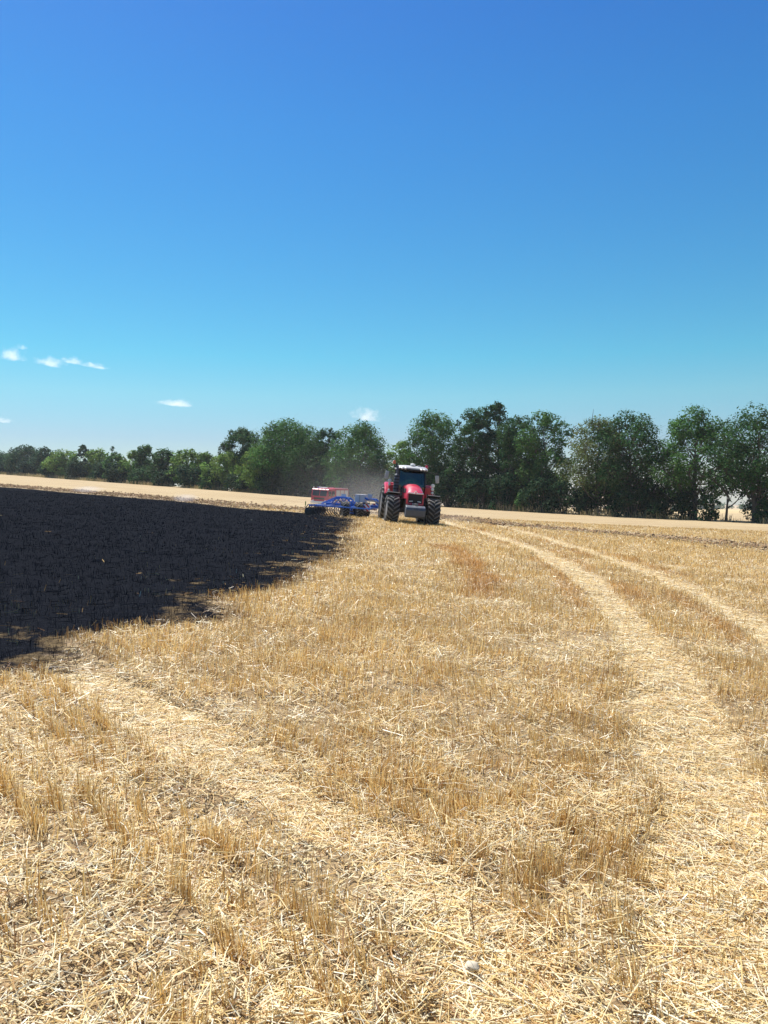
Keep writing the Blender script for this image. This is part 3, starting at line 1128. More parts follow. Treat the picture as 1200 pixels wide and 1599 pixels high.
SHRUBS += [
    (7.5, 127.5, 6.0, 6.0, 'dark'), (12.0, 123.0, 6.4, 6.0, 'dark'), (15.5, 119.5, 6.2, 6.0, 'dark'), (19.4, 115.2, 6.4, 6.0, 'dark'), (23.2, 111.0, 6.0, 5.4, 'dark'),
    (27.6, 106.0, 4.4, 4.6, 'dark'), (30.0, 103.6, 5.0, 4.6, 'dark'), (33.6, 100.0, 4.6, 4.0, 'dark'), (2.6, 132.0, 5.6, 5.6, 'dark'), (-2.2, 136.5, 6.0, 6.0, 'dark'),
    (-7.5, 141.0, 6.4, 6.4, 'dark'), (-13.0, 146.0, 6.2, 6.2, 'dark'), (-19.0, 150.6, 6.0, 6.4, 'dark'), (-25.5, 156.2, 6.0, 6.4, 'dark'),
    (35.4, 99.6, 5.2, 4.6, 'dark'), (44.6, 92.4, 5.4, 4.4, 'dark'), (37.6, 97.6, 4.6, 3.6, 'dark'),
]
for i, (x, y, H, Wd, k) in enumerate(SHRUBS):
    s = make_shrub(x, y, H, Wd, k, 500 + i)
    if i == 4:
        tag(s, "small light green shrub at the foot of the dark trees", "shrub")
    elif i in (28, 29):
        tag(s, "bluish dark shrub filling the foot of the hedge at its far end", "shrub", "shrubs at the far hedge end")
    elif k == 'mid':
        tag(s, "mid green shrub among darker ones at the foot of the trees", "shrub", "mid green shrubs under the trees")
    elif i >= 30:
        tag(s, "tall dark bush growing up between the trunks of the boundary trees", "bush", "tall bushes between the trunks")
    elif x > 0:
        tag(s, "dark shrub in the shade under the tall boundary trees", "shrub", "dark shrubs under the tall trees")
    else:
        tag(s, "dark shrub filling the foot of the hedge beyond the burnt field", "shrub", "dark shrubs in the hedge foot")


M['silhouette_bark'] = paint("silhouette_bark", (0.035, 0.030, 0.028), 0.95, dust=(0.07, 0.06, 0.05), dust_amt=0.5)  # bark darkened to paint a silhouette against the bright sky


def make_bare_tree():
    x, y = 39.3, 90.6
    rs = np.random.default_rng(5)
    root = empty("bare_tree", (x, y, tz(x, y)))
    paths = []

    def grow(p, d, L, r, lev):
        n = 4
        pts, rads = [p], [r]
        q = p.copy()
        for i in range(n):
            d = d + rs.normal(size=3) * 0.13 + np.array([0, 0, 0.05])
            d /= np.linalg.norm(d)
            q = q + d * L / n
            pts.append(q.copy())
            rads.append(max(0.012, r * (1 - 0.5 * (i + 1) / n)))
        paths.append((pts, rads))
        if lev > 0:
            for k in range(3 if lev > 1 else 2):
                a = rs.uniform(0, 6.28)
                sd = np.array([math.cos(a), math.sin(a) * 0.6, rs.uniform(0.1, 0.7)])
                nd = d * 0.75 + sd * 0.75
                grow(pts[-1] if k < 2 else pts[2], nd / np.linalg.norm(nd), L * rs.uniform(0.6, 0.8), max(0.02, r * 0.5), lev - 1)
    d0 = np.array([0.13, 0, 1.0])
    grow(np.array([0, 0, -0.3]), d0 / np.linalg.norm(d0), 3.1, 0.17, 3)
    V, F = tube_np(paths, 6)
    np_mesh("trunk", V, F, M['silhouette_bark'], parent=root, smooth_shade=True)
    # a low limb to one side
    V, F = tube_np([([(0.25, 0, 1.6), (0.8, 0.1, 1.9), (1.4, 0, 2.5), (1.8, -.1, 3.3)], [0.09, 0.07, 0.05, 0.02]), ([(1.4, 0, 2.5), (1.9, 0, 2.7), (2.2, 0.1, 3.1)], [0.04, 0.03, 0.015])])
    np_mesh("limb", V, F, M['silhouette_bark'], parent=root, smooth_shade=True)
    tag(root, "bare dead tree with crooked leafless branches against the sky", "tree")


make_bare_tree()


def make_dry_grass():
    """unmown strip along the foot of the trees"""
    n = 24000
    u = rng.uniform(0, 1, n) ** 0.8
    x = 50 - u * 185
    y = 134 - 0.994 * x - 5.5 + rng.normal(0, 1.3, n)
    k = fbm(x * 0.35, y * 0.35, 131, 2) > 0.42
    x, y = x[k], y[k]
    n = len(x)
    az = rng.uniform(0, 6.28, n)
    ln = np.abs(rng.normal(0.2, 0.15, n))
    D = np.stack([np.cos(az) * np.sin(ln), np.sin(az) * np.sin(ln), np.cos(ln)], 1)
    L = rng.uniform(0.3, 0.95, n) * (0.6 + 0.8 * vnoise(x * 0.5, y * 0.5, 137))
    W = rng.uniform(0.03, 0.07, n)
    P = np.stack([x, y, terrain(x, y) - 0.02], 1)
    pal = np.array([(0.50, 0.40, 0.22), (0.38, 0.29, 0.15), (0.20, 0.19, 0.08), (0.10, 0.13, 0.045)])
    col = pal[rng.choice(4, n, p=(0.4, 0.3, 0.15, 0.15))] * rng.uniform(0.8, 1.2, (n, 1))
    o = straws("dry_grass", P, D, L, W, col, M['drygrass'], False)
    tag(o, "tall dry grass along the foot of the trees", "grass", kind='stuff')


make_dry_grass()


def make_far_land():
    """the low hill and wood seen under the crowns"""
    m, t, p = mat_new("far_fields")
    geo = N(t, "ShaderNodeNewGeometry")
    vor = N(t, "ShaderNodeTexVoronoi")
    vor.inputs['Scale'].default_value = 0.004
    t.links.new(geo.outputs['Position'], vor.inputs['Vector'])
    sp = N(t, "ShaderNodeSeparateColor")
    t.links.new(vor.outputs['Color'], sp.inputs[0])
    c = ramp(t, sp.outputs[0], [(0.0, (0.36, 0.27, 0.17)), (0.5, (0.40, 0.30, 0.18)), (0.7, (0.26, 0.20, 0.14)), (1.0, (0.34, 0.28, 0.16))])
    t.links.new(c, p.inputs['Base Color'])
    p.inputs['Roughness'].default_value = 1.0
    xs = np.linspace(-200, 1500, 70)
    ys = np.linspace(1250, 2400, 40)
    X, Y = np.meshgrid(xs, ys, indexing='ij')
    g = np.exp(-(((X - 380) / 330) ** 2 + ((Y - 1750) / 330) ** 2))
    Z = terrain(X, Y) - 1.5 + g * 27 + (fbm(X * 0.006, Y * 0.006, 151, 3) - 0.5) * 5 * np.clip(g * 4, 0, 1)
    V = np.stack([X, Y, Z], -1).reshape(-1, 3)
    i, j = np.meshgrid(np.arange(69), np.arange(39), indexing='ij')
    F = np.stack([i * 40 + j, (i + 1) * 40 + j, (i + 1) * 40 + j + 1, i * 40 + j + 1], -1).reshape(-1, 4)
    o = np_mesh("distant_hill", V, F, m, smooth_shade=True)
    tag(o, kind='structure')
    rs = np.random.default_rng(77)
    cen, rad = [], []
    for k in range(90):
        x = rs.uniform(250, 420)
        y = 820 + rs.uniform(-12, 12)
        r = rs.uniform(2.2, 3.8)
        cen.append((x, y, tz(x, y) + r * 0.9))
        rad.append(r)
    V, F, C = leaf_cloud(cen, rad, 9000, 1.6, LEAF['dark'], rs)
    o = np_mesh("distant_wood", V, F, M['leaf'], col=C)
    tag(o, "dark strip of distant woodland seen past the bare tree", "woodland", kind='stuff')


make_far_land()


# ------------------------------------------------------------------ wheels
def tyre_bm(Rr, Wt, rim_r, lug_n, lug_h=0.05, lug_w=0.075, sweep=0.30):
    """carcass of revolution round X"""
    b = MB()
    h = Wt / 2
    prof = [(-h * 0.80, rim_r), (-h * 0.98, rim_r + (Rr - rim_r) * 0.35), (-h, Rr - lug_h - 0.12), (-h * 0.9, Rr - lug_h - 0.03), (-h * 0.5, Rr - lug_h),
            (h * 0.5, Rr - lug_h), (h * 0.9, Rr - lug_h - 0.03), (h, Rr - lug_h - 0.12), (h * 0.98, rim_r + (Rr - rim_r) * 0.35), (h * 0.80, rim_r)]
    b.lathe(prof, 'X', n=48)
    return b


def lugs_bm(Rr, Wt, lug_n, lug_h, lug_w, sweep):
    """chevron bars; at the leading face the middle of each bar is the lower end"""
    b = MB()
    h = Wt / 2
    for k in range(lug_n):
        for sd in (-1, 1):
            f0 = 2 * math.pi * (k + (0.5 if sd > 0 else 0)) / lug_n
            secs = []
            for q, (xx, drop) in enumerate(((0.02, 0.0), (0.45, 0.0), (0.85, 0.012), (1.02, 0.07))):
                ang = f0 - sweep * xx
                ww = lug_w * (0.8 + 0.35 * xx) / Rr
                top = Rr - drop
                bot = Rr - lug_h - 0.02 - drop * 1.6
                ring = []
                for da, rr in ((-ww * .62, bot), (-ww * .42, top), (ww * .42, top), (ww * .62, bot)):
                    a = ang + da
                    ring.append((sd * xx * h, -rr * math.sin(a), rr * math.cos(a)))
                secs.append(ring)
            b.loft(secs)
    return b


def make_wheel(name, parent, loc, Rr, Wt, rim_r, lug_n, outer, rim_mat, lug_h=0.05, lug_w=0.075, sweep=0.30):
    """outer: +1 or -1, the side of the dished rim that faces out"""
    b = MB()
    h = Wt / 2
    o = outer
    b.lathe([(o * h * 0.82, rim_r + 0.02), (o * h * 0.80, rim_r - 0.04), (o * h * 0.25, rim_r - 0.09), (o * h * 0.2, rim_r * 0.45), (o * h * 0.45, rim_r * 0.42), (o * h * 0.48, 0.001)], 'X', n=32)
    b.lathe([(-o * h * 0.82, rim_r + 0.02), (-o * h * 0.80, rim_r - 0.04), (o * h * 0.2, rim_r - 0.09)], 'X', n=32)
    wh = b.build(name, rim_mat, parent, loc=loc)
    ty = tyre_bm(Rr, Wt, rim_r, lug_n, lug_h).build("tyre", M['rubber'], wh)
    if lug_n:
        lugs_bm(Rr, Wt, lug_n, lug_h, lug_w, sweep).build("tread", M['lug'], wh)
    return wh


# ------------------------------------------------------------------ tractor
def make_tractor():
    X0, Y0 = 1.43, 42.05
    al = R(5.0)
    zl, zr = tz(X0 - 1.08, Y0), tz(X0 + 1.08, Y0)
    roll = math.atan2(zl - zr, 2.16)
    T = empty("tractor", (X0, Y0, (zl + zr) / 2 - 0.03), (0, roll, al))
    tag(T, "big red tractor with pale roof and deep-tread tyres pulling a blue cultivator", "tractor")
    # wheels
    for sx in (-1, 1):
        wl = make_wheel("front_wheel", T, (sx * 1.09, 0, 0.75), 0.75, 0.66, 0.42, 18, sx, M['rim'], 0.055, 0.085, 0.36)
        wl.rotation_euler = (R(7 if sx > 0 else 0), 0, R(2))
        make_wheel("rear_wheel", T, (sx * 1.10, 3.1, 1.04), 1.05, 0.78, 0.56, 20, sx, M['rim'], 0.06, 0.095, 0.34)
    # running gear
    b = MB()
    b.box((0, 0, 0.72), (1.55, 0.26, 0.26), bevel=0.04)
    b.box((0, 0, 0.66), (0.5, 0.42, 0.34), bevel=0.06)
    for sx in (-1, 1):
        b.lathe([(sx * 0.70, 0.17), (sx * 0.86, 0.20), (sx * 0.98, 0.16)], 'X', c=(0, 0, 0.75), n=20)
        b.tube([(sx * 0.3, 0.25, 0.6), (sx * 0.75, 0.22, 0.68)], 0.03)
    b.build("front_axle", M['dark_steel'], T)
    b = MB()
    b.box((0, 1.0, 0.95), (0.52, 2.6, 0.55), bevel=0.05)
    b.box((0, 2.75, 1.05), (0.7, 1.3, 0.85), bevel=0.08)
    b.lathe([(-0.85, 0.2), (0.85, 0.2)], 'X', c=(0, 3.1, 1.04), n=20)
    b.box((0, 3.75, 0.75), (0.35, 0.75, 0.25), bevel=0.03)
    b.build("chassis", M['dark_steel'], T)
    b = MB()
    b.box((0, 0.25, 1.28), (0.66, 1.7, 0.62), bevel=0.05)
    for k in range(6):
        b.lathe([(-0.4, 0.045), (0.4, 0.045)], 'X', c=(0, -0.35 + 0.26 * k, 1.35), n=8)
    b.build("engine", M['dark_steel'], T)
    # hood: sections along y, nose slopes down to a chrome brow
    def hood_ring(y, w, zt, zb, crown):
        pts = []
        for q in (-1.0, -0.94, -0.78, -0.45, 0, 0.45, 0.78, 0.94, 1.0):
            zz = zt - crown * abs(q) ** 3.2
            pts.append((q * w / 2, y, zz))
        pts += [(w / 2, y, zb), (-w / 2, y, zb)]
        return pts
    b = MB()
    b.loft([hood_ring(1.42, 0.92, 2.20, 1.35, 0.16), hood_ring(0.75, 0.90, 2.17, 1.35, 0.17), hood_ring(0.15, 0.88, 2.10, 1.35, 0.19), hood_ring(-0.25, 0.865, 2.00, 1.35, 0.19),
            hood_ring(-0.55, 0.85, 1.88, 1.34, 0.16), hood_ring(-0.64, 0.845, 1.835, 1.58, 0.14), hood_ring(-0.78, 0.84, 1.75, 1.60, 0.09), hood_ring(-0.90, 0.83, 1.66, 1.61, 0.03)])
    hood = b.build("hood", M['red'], T, shade=50)
    for sx in (-1, 1):
        b = MB()
        b.box((sx * 0.447, 0.55, 1.78), (0.03, 1.25, 0.22), bevel=0.005)
        b.build("side_grille", M['black'], hood)
    # front cowl round the grille
    b = MB()
    for sx in (-1, 1):
        b.box((sx * 0.405, -0.80, 1.34), (0.075, 0.28, 0.56), bevel=0.02)
    b.box((0, -0.80, 1.09), (0.80, 0.30, 0.12), bevel=0.025)
    b.build("grille_surround", M['red'], T)
    b = MB()
    b.box((0, -0.86, 1.40), (0.72, 0.06, 0.48), bevel=0.01)
    for k in range(9):
        b.box((0, -0.895, 1.20 + 0.048 * k), (0.70, 0.02, 0.016))
    gr = b.build("grille", M['black'], T)
    b = MB()
    for sx in (-1, 1):
        b.box((sx * 0.22, -0.905, 1.23), (0.20, 0.03, 0.045), Matrix.Rotation(sx * 0.10, 4, 'Y'), bevel=0.012)
        b.build("headlight", M['lamp'], T)
        b = MB()
    b.bm.free()
    # chrome brow with the triangular emblem
    b = MB()
    for sx in (-1, 1):
        b.box((sx * 0.225, -0.925, 1.655), (0.37, 0.05, 0.055), Matrix.Rotation(-sx * 0.06, 4, 'Y'), bevel=0.012)
    b.build("chrome_brow", M['chrome'], T)
    b = MB()
    for cx, cz in ((-0.075, 1.665), (0.075, 1.665), (0, 1.755)):
        yy = -0.952 if cz < 1.7 else -0.90
        b.prism([(cx - 0.07, cz - 0.04), (cx + 0.07, cz - 0.04), (cx, cz + 0.06)], 'Y', yy, yy + 0.04)
    b.build("emblem", M['chrome'], T)
    # front ballast on the linkage
    b = MB()
    prof = [(-1.58, 0.78), (-1.52, 0.92), (-1.30, 1.02), (-1.0, 1.02), (-1.0, 0.42), (-1.40, 0.38), (-1.54, 0.48)]
    b.prism(prof, 'X', -0.51, 0.51)
    o = b.build("front_weight", M['grey'], T)
    bv = o.modifiers.new("bevel", 'BEVEL')
    bv.width = 0.03
    bv.segments = 2
    b = MB()
    b.box((0, -1.545, 0.80), (0.24, 0.05, 0.07), bevel=0.01)
    b.build("weight_slot", M['black'], o)
    b = MB()
    b.box((0, -1.15, 1.07), (0.12, 0.3, 0.14), bevel=0.02)
    for sx in (-1, 1):
        b.tube([(sx * 0.3, -0.6, 0.75), (sx * 0.36, -1.1, 0.6)], 0.05)
        b.box((sx * 0.12, -1.05, 1.06), (0.05, 0.22, 0.16), bevel=0.01)
    b.build("front_linkage", M['steel'], T)
    # front mudguards
    for sx in (-1, 1):
        b = MB()
        out, inn = [], []
        n = 9
        secs = []
        for k in range(n):
            a = R(-16 + 96 * k / (n - 1))
            ro, ri = 0.90, 0.86
            y_o, z_o = math.sin(a) * ro, 0.75 + math.cos(a) * ro
            y_i, z_i = math.sin(a) * ri, 0.75 + math.cos(a) * ri
            secs.append([(sx * 0.76, y_o, z_o), (sx * 1.42, y_o, z_o), (sx * 1.46, y_i * 0.98, z_i - 0.05), (sx * 1.43, y_i, z_i - 0.03), (sx * 1.40, y_i, z_i), (sx * 0.76, y_i, z_i)])
        b.loft(secs)
        b.box((sx * 0.74, 0.05, 1.45), (0.05, 0.14, 0.5))
        b.build("front_mudguard", M['black'], T)
    # rear mudguards, red, with lamps
    for sx in (-1, 1):
        b = MB()
        secs = []
        for k in range(11):
            a = R(-62 + 120 * k / 10)
            ro, ri = 1.17, 1.12
            secs.append([(sx * 0.66, 3.1 + math.sin(a) * ro, 1.04 + math.cos(a) * ro), (sx * 1.30, 3.1 + math.sin(a) * ro, 1.04 + math.cos(a) * ro),
                         (sx * 1.38, 3.1 + math.sin(a) * ri, 1.01 + math.cos(a) * ri), (sx * 0.66, 3.1 + math.sin(a) * ri, 1.04 + math.cos(a) * ri)])
        b.loft(secs)
        b.box((sx * 0.95, 2.02, 1.78), (0.52, 0.10, 0.62), Matrix.Rotation(R(18), 4, 'X'), bevel=0.03)
        b.box((sx * 0.95, 2.22, 2.10), (0.46, 0.36, 0.16), bevel=0.05)
        fd = b.build("rear_mudguard", M['red'], T)
        for (zz, rr) in ((2.20, 0.11), (2.00, 0.085), (1.80, 0.07)) if sx > 0 else ((2.26, 0.11), (2.07, 0.08), (1.74, 0.07)):
            xx = sx * (1.27 if sx > 0 else 1.17)
            c = MB()
            c.lathe([(-0.05, 0.001), (-0.045, rr * 0.6), (-0.02, rr), (0.06, rr * 0.95), (0.09, rr * 0.5)], 'Y', c=(xx, 1.90, zz), n=16)
            c.build("work_lamp", M['lamp'], T)
        c = MB()
        xx = sx * (1.27 if sx > 0 else 1.17)
        c.tube([(xx, 1.99, 1.60), (xx, 1.99, 2.26)], 0.02)
        c.tube([(xx, 1.99, 1.8), (sx * 0.95, 2.08, 1.8)], 0.02)
        c.build("lamp_bracket", M['black'], T)
    # cab frame
    def cabx(z):
        return 0.80 - 0.035 * (z - 1.5)
    zb, zt = 1.40, 2.95
    b = MB()
    for sx in (-1, 1):
        b.tube([(sx * 0.72, 1.40, zb), (sx * 0.76, 1.36, 2.1), (sx * 0.72, 1.52, zt)], 0.045, 6)
        b.tube([(sx * 0.84, 2.35, zb), (sx * 0.84, 2.35, 2.1), (sx * 0.78, 2.35, zt)], 0.035, 6)
        b.tube([(sx * 0.78, 2.95, 1.75), (sx * 0.80, 3.0, 2.2), (sx * 0.74, 2.95, zt)], 0.045, 6)
        b.tube([(sx * 0.72, 1.40, zb), (sx * 0.84, 2.35, zb), (sx * 0.78, 2.95, 1.75)], 0.04, 6)
        b.tube([(sx * 0.72, 1.52, zt), (sx * 0.78, 2.35, zt), (sx * 0.74, 2.95, zt)], 0.045, 6)
    b.tube([(-0.72, 1.52, zt), (0.72, 1.52, zt)], 0.04, 6)
    b.tube([(-0.74, 2.95, zt), (0.74, 2.95, zt)], 0.04, 6)
    b.tube([(-0.72, 1.40, zb), (0.72, 1.40, zb)], 0.04, 6)
    b.build("cab_frame", M['black'], T)
    b = MB()
    b.box((0, 2.2, 1.34), (1.55, 1.6, 0.14), bevel=0.03)
    b.box((0, 2.98, 1.6), (1.4, 0.06, 0.5), bevel=0.02)
    b.build("cab_floor", M['black'], T)

    def pane(name, pts, th=0.008):
        c = MB()
        vs = [Vector(p) for p in pts]
        nrm = (vs[1] - vs[0]).cross(vs[2] - vs[0]).normalized() * th
        A = [c.bm.verts.new(v) for v in vs]
        B = [c.bm.verts.new(v + nrm) for v in vs]
        c.bm.faces.new(A)
        c.bm.faces.new(B[::-1])
        for i in range(len(vs)):
            c.bm.faces.new((A[i], B[i], B[(i + 1) % len(vs)], A[(i + 1) % len(vs)]))
        return c.build(name, M['glass'], T, shade=0)
    pane("windscreen", [(-0.70, 1.40, 1.45), (0.70, 1.40, 1.45), (0.735, 1.37, 2.1), (0.69, 1.52, 2.92), (-0.69, 1.52, 2.92), (-0.735, 1.37, 2.1)])
    for sx in (-1, 1):
        pane("door_glass", [(sx * 0.75, 1.44, 1.46), (sx * 0.83, 2.31, 1.46), (sx * 0.83, 2.31, 2.1), (sx * 0.775, 2.31, 2.9), (sx * 0.735, 1.58, 2.9), (sx * 0.765, 1.42, 2.1)])
        pane("side_glass", [(sx * 0.835, 2.39, 1.55), (sx * 0.80, 2.93, 1.8), (sx * 0.80, 2.96, 2.2), (sx * 0.75, 2.92, 2.9), (sx * 0.775, 2.39, 2.9), (sx * 0.835, 2.39, 2.1)])
    pane("rear_glass", [(-0.72, 2.99, 1.9), (0.72, 2.99, 1.9), (0.72, 2.98, 2.9), (-0.72, 2.98, 2.9)])
    # roof
    b = MB()
    secs = []
    for y, wd, z0, z1 in ((1.18, 1.50, 2.97, 3.05), (1.30, 1.66, 2.96, 3.13), (1.7, 1.74, 2.96, 3.20), (2.5, 1.74, 2.96, 3.22), (3.05, 1.66, 2.96, 3.16), (3.2, 1.5, 2.98, 3.08)):
        h = wd / 2
        secs.append([(-h, y, z0), (h, y, z0), (h * 1.0, y, z0 + (z1 - z0) * 0.45), (h * 0.86, y, z0 + (z1 - z0) * 0.85), (h * 0.4, y, z1), (-h * 0.4, y, z1), (-h * 0.86, y, z0 + (z1 - z0) * 0.85), (-h, y, z0 + (z1 - z0) * 0.45)])
    b.loft(secs)
    roof = b.build("roof", M['roof'], T)
    b = MB()
    b.box((0, 1.22, 2.955), (1.5, 0.16, 0.05), bevel=0.01)
    b.build("roof_visor", M['black'], roof)
    for xx in (-0.62, -0.44, 0.44, 0.62):
        c = MB()
        c.lathe([(-0.03, 0.001), (-0.028, 0.045), (0.0, 0.062), (0.07, 0.05)], 'Y', c=(xx, 1.14, 3.0), n=14)
        c.build("roof_lamp", M['lamp'], T)
    b = MB()
    b.lathe([(3.18, 0.13), (3.26, 0.14), (3.30, 0.11), (3.32, 0.001)], 'Z', c=(0, 1.55, 0), n=20)
    b.build("satellite_receiver", M['white'], T)
    b = MB()
    b.box((0.36, 1.6, 3.19), (0.18, 0.2, 0.07), bevel=0.02)
    b.build("roof_hatch", M['roof'], T)
    # beacons
    for xx, yy, zz, m_, rr in ((-1.02, 1.75, 3.22, 'orange', 0.085), (0.86, 2.1, 3.14, 'redlens', 0.085)):
        c = MB()
        c.lathe([(0, rr * 0.8), (0.02, rr), (0.13, rr * 0.95), (0.18, rr * 0.6), (0.19, 0.001)], 'Z', c=(xx, yy, zz), n=18)
        bc = c.build("beacon", M[m_], T)
        c = MB()
        sgn = -1 if xx < 0 else 1
        c.tube([(xx, yy, zz + 0.01), (xx, yy, zz - 0.14), (sgn * 0.78, yy, 3.0)], 0.025)
        c.box((sgn * (abs(xx) - 0.13), yy, zz - 0.08), (0.10, 0.14, 0.26), bevel=0.02)
        c.build("beacon_bracket", M['black'], bc)
    # mirrors
    for sx in (-1, 1):
        c = MB()
        c.tube([(sx * 0.74, 1.55, 2.86), (sx * 1.1, 1.45, 2.90), (sx * 1.42, 1.4, 2.88), (sx * 1.42, 1.4, 2.75)], 0.022)
        mr = c.build("mirror_arm", M['black'], T)
        c = MB()
        c.box((sx * 1.40, 1.38, 2.56), (0.20, 0.09, 0.42), Matrix.Rotation(sx * 0.10, 4, 'Z') @ Matrix.Rotation(-sx * 0.12, 4, 'Y'), bevel=0.03)
        c.build("mirror_housing", M['console'], mr)
    # exhaust
    b = MB()
    b.lathe([(1.55, 0.10), (1.75, 0.15), (2.55, 0.15), (2.62, 0.11), (2.66, 0.065), (3.0, 0.06), (3.12, 0.065)], 'Z', c=(-0.86, 1.18, 0), n=18)
    ex = b.build("exhaust_stack", M['grey'], T)
    b = MB()
    for k in range(5):
        b.lathe([(1.8 + 0.17 * k, 0.155), (1.84 + 0.17 * k, 0.158), (1.88 + 0.17 * k, 0.155)], 'Z', c=(-0.86, 1.18, 0), n=18)
    b.build("heat_shield", M['black'], ex)
    # tank, steps
    for sx in (-1, 1):
        b = MB()
        b.box((sx * 0.72, 1.75, 1.0), (0.36, 0.95, 0.55), bevel=0.08)
        b.build("fuel_tank", M['black'], T)
        b = MB()
        for k in range(3):
            b.box((sx * 0.98, 1.55, 0.55 + 0.27 * k), (0.22, 0.38, 0.035), bevel=0.008)
        for yy in (1.36, 1.74):
            b.box((sx * 0.98, yy, 0.85), (0.2, 0.02, 0.66))
        b.box((sx * 0.86, 1.55, 1.12), (0.06, 0.4, 0.1))
        b.build("step", M['black'], T)
    # inside the cab
    b = MB()
    b.box((0, 2.45, 1.72), (0.5, 0.5, 0.16), bevel=0.05)
    b.box((0, 2.70, 2.10), (0.48, 0.14, 0.72), Matrix.Rotation(R(-8), 4, 'X'), bevel=0.05)
    b.box((0, 2.45, 1.52), (0.3, 0.3, 0.3))
    b.build("seat", M['seat'], T)
    b = MB()
    b.box((0, 1.62, 1.75), (0.36, 0.22, 0.72), Matrix.Rotation(R(10), 4, 'X'), bevel=0.05)
    b.box((0, 1.66, 2.22), (0.34, 0.06, 0.2), Matrix.Rotation(R(30), 4, 'X'), bevel=0.02)
    b.build("dashboard", M['console'], T)
    b = MB()
    ring = [(0.2 * math.cos(a), 0.2 * math.sin(a), 0) for a in [2 * math.pi * k / 20 for k in range(21)]]
    b.tube(ring, 0.018, 6, cap=False)
    b.tube([(-0.19, 0, 0), (0.19, 0, 0)], 0.015, 6)
    b.tube([(0, 0, 0), (0, 0, -0.35)], 0.03, 6)
    b.build("steering_wheel", M['black'], T, loc=(0, 1.92, 2.16), rot=(R(-35), 0, 0))
    # rear linkage
    for sx in (-1, 1):
        b = MB()
        b.tube([(sx * 0.35, 3.5, 0.8), (sx * 0.42, 4.25, 0.62)], 0.05)
        b.tube([(sx * 0.38, 3.6, 1.5), (sx * 0.40, 4.0, 0.7)], 0.04)
        b.build("lower_link", M['dark_steel'], T)
    return T


make_tractor()


# ------------------------------------------------------------------ cultivator
def stripes_mat():
    m, t, p = mat_new("red_white_stripes")
    tc = N(t, "ShaderNodeTexCoord")
    sp = N(t, "ShaderNodeSeparateXYZ")
    t.links.new(tc.outputs['Object'], sp.inputs[0])
    s_ = math_n(t, 'ADD', sp.outputs[0], math_n(t, 'MULTIPLY', sp.outputs[2], -1.0))
    f = math_n(t, 'FRACT', math_n(t, 'MULTIPLY_ADD', s_, 3.4, 0.25))
    g = math_n(t, 'GREATER_THAN', f, 0.5)
    c = mixc(t, g, (0.8, 0.78, 0.76), (0.55, 0.05, 0.05))
    t.links.new(c, p.inputs['Base Color'])
    p.inputs['Roughness'].default_value = 0.4
    return m


M['stripes'] = stripes_mat()
M['tine'] = paint("tine_steel", (0.07, 0.07, 0.072), 0.5, metal=0.3, dust_amt=0.3, scale=8)


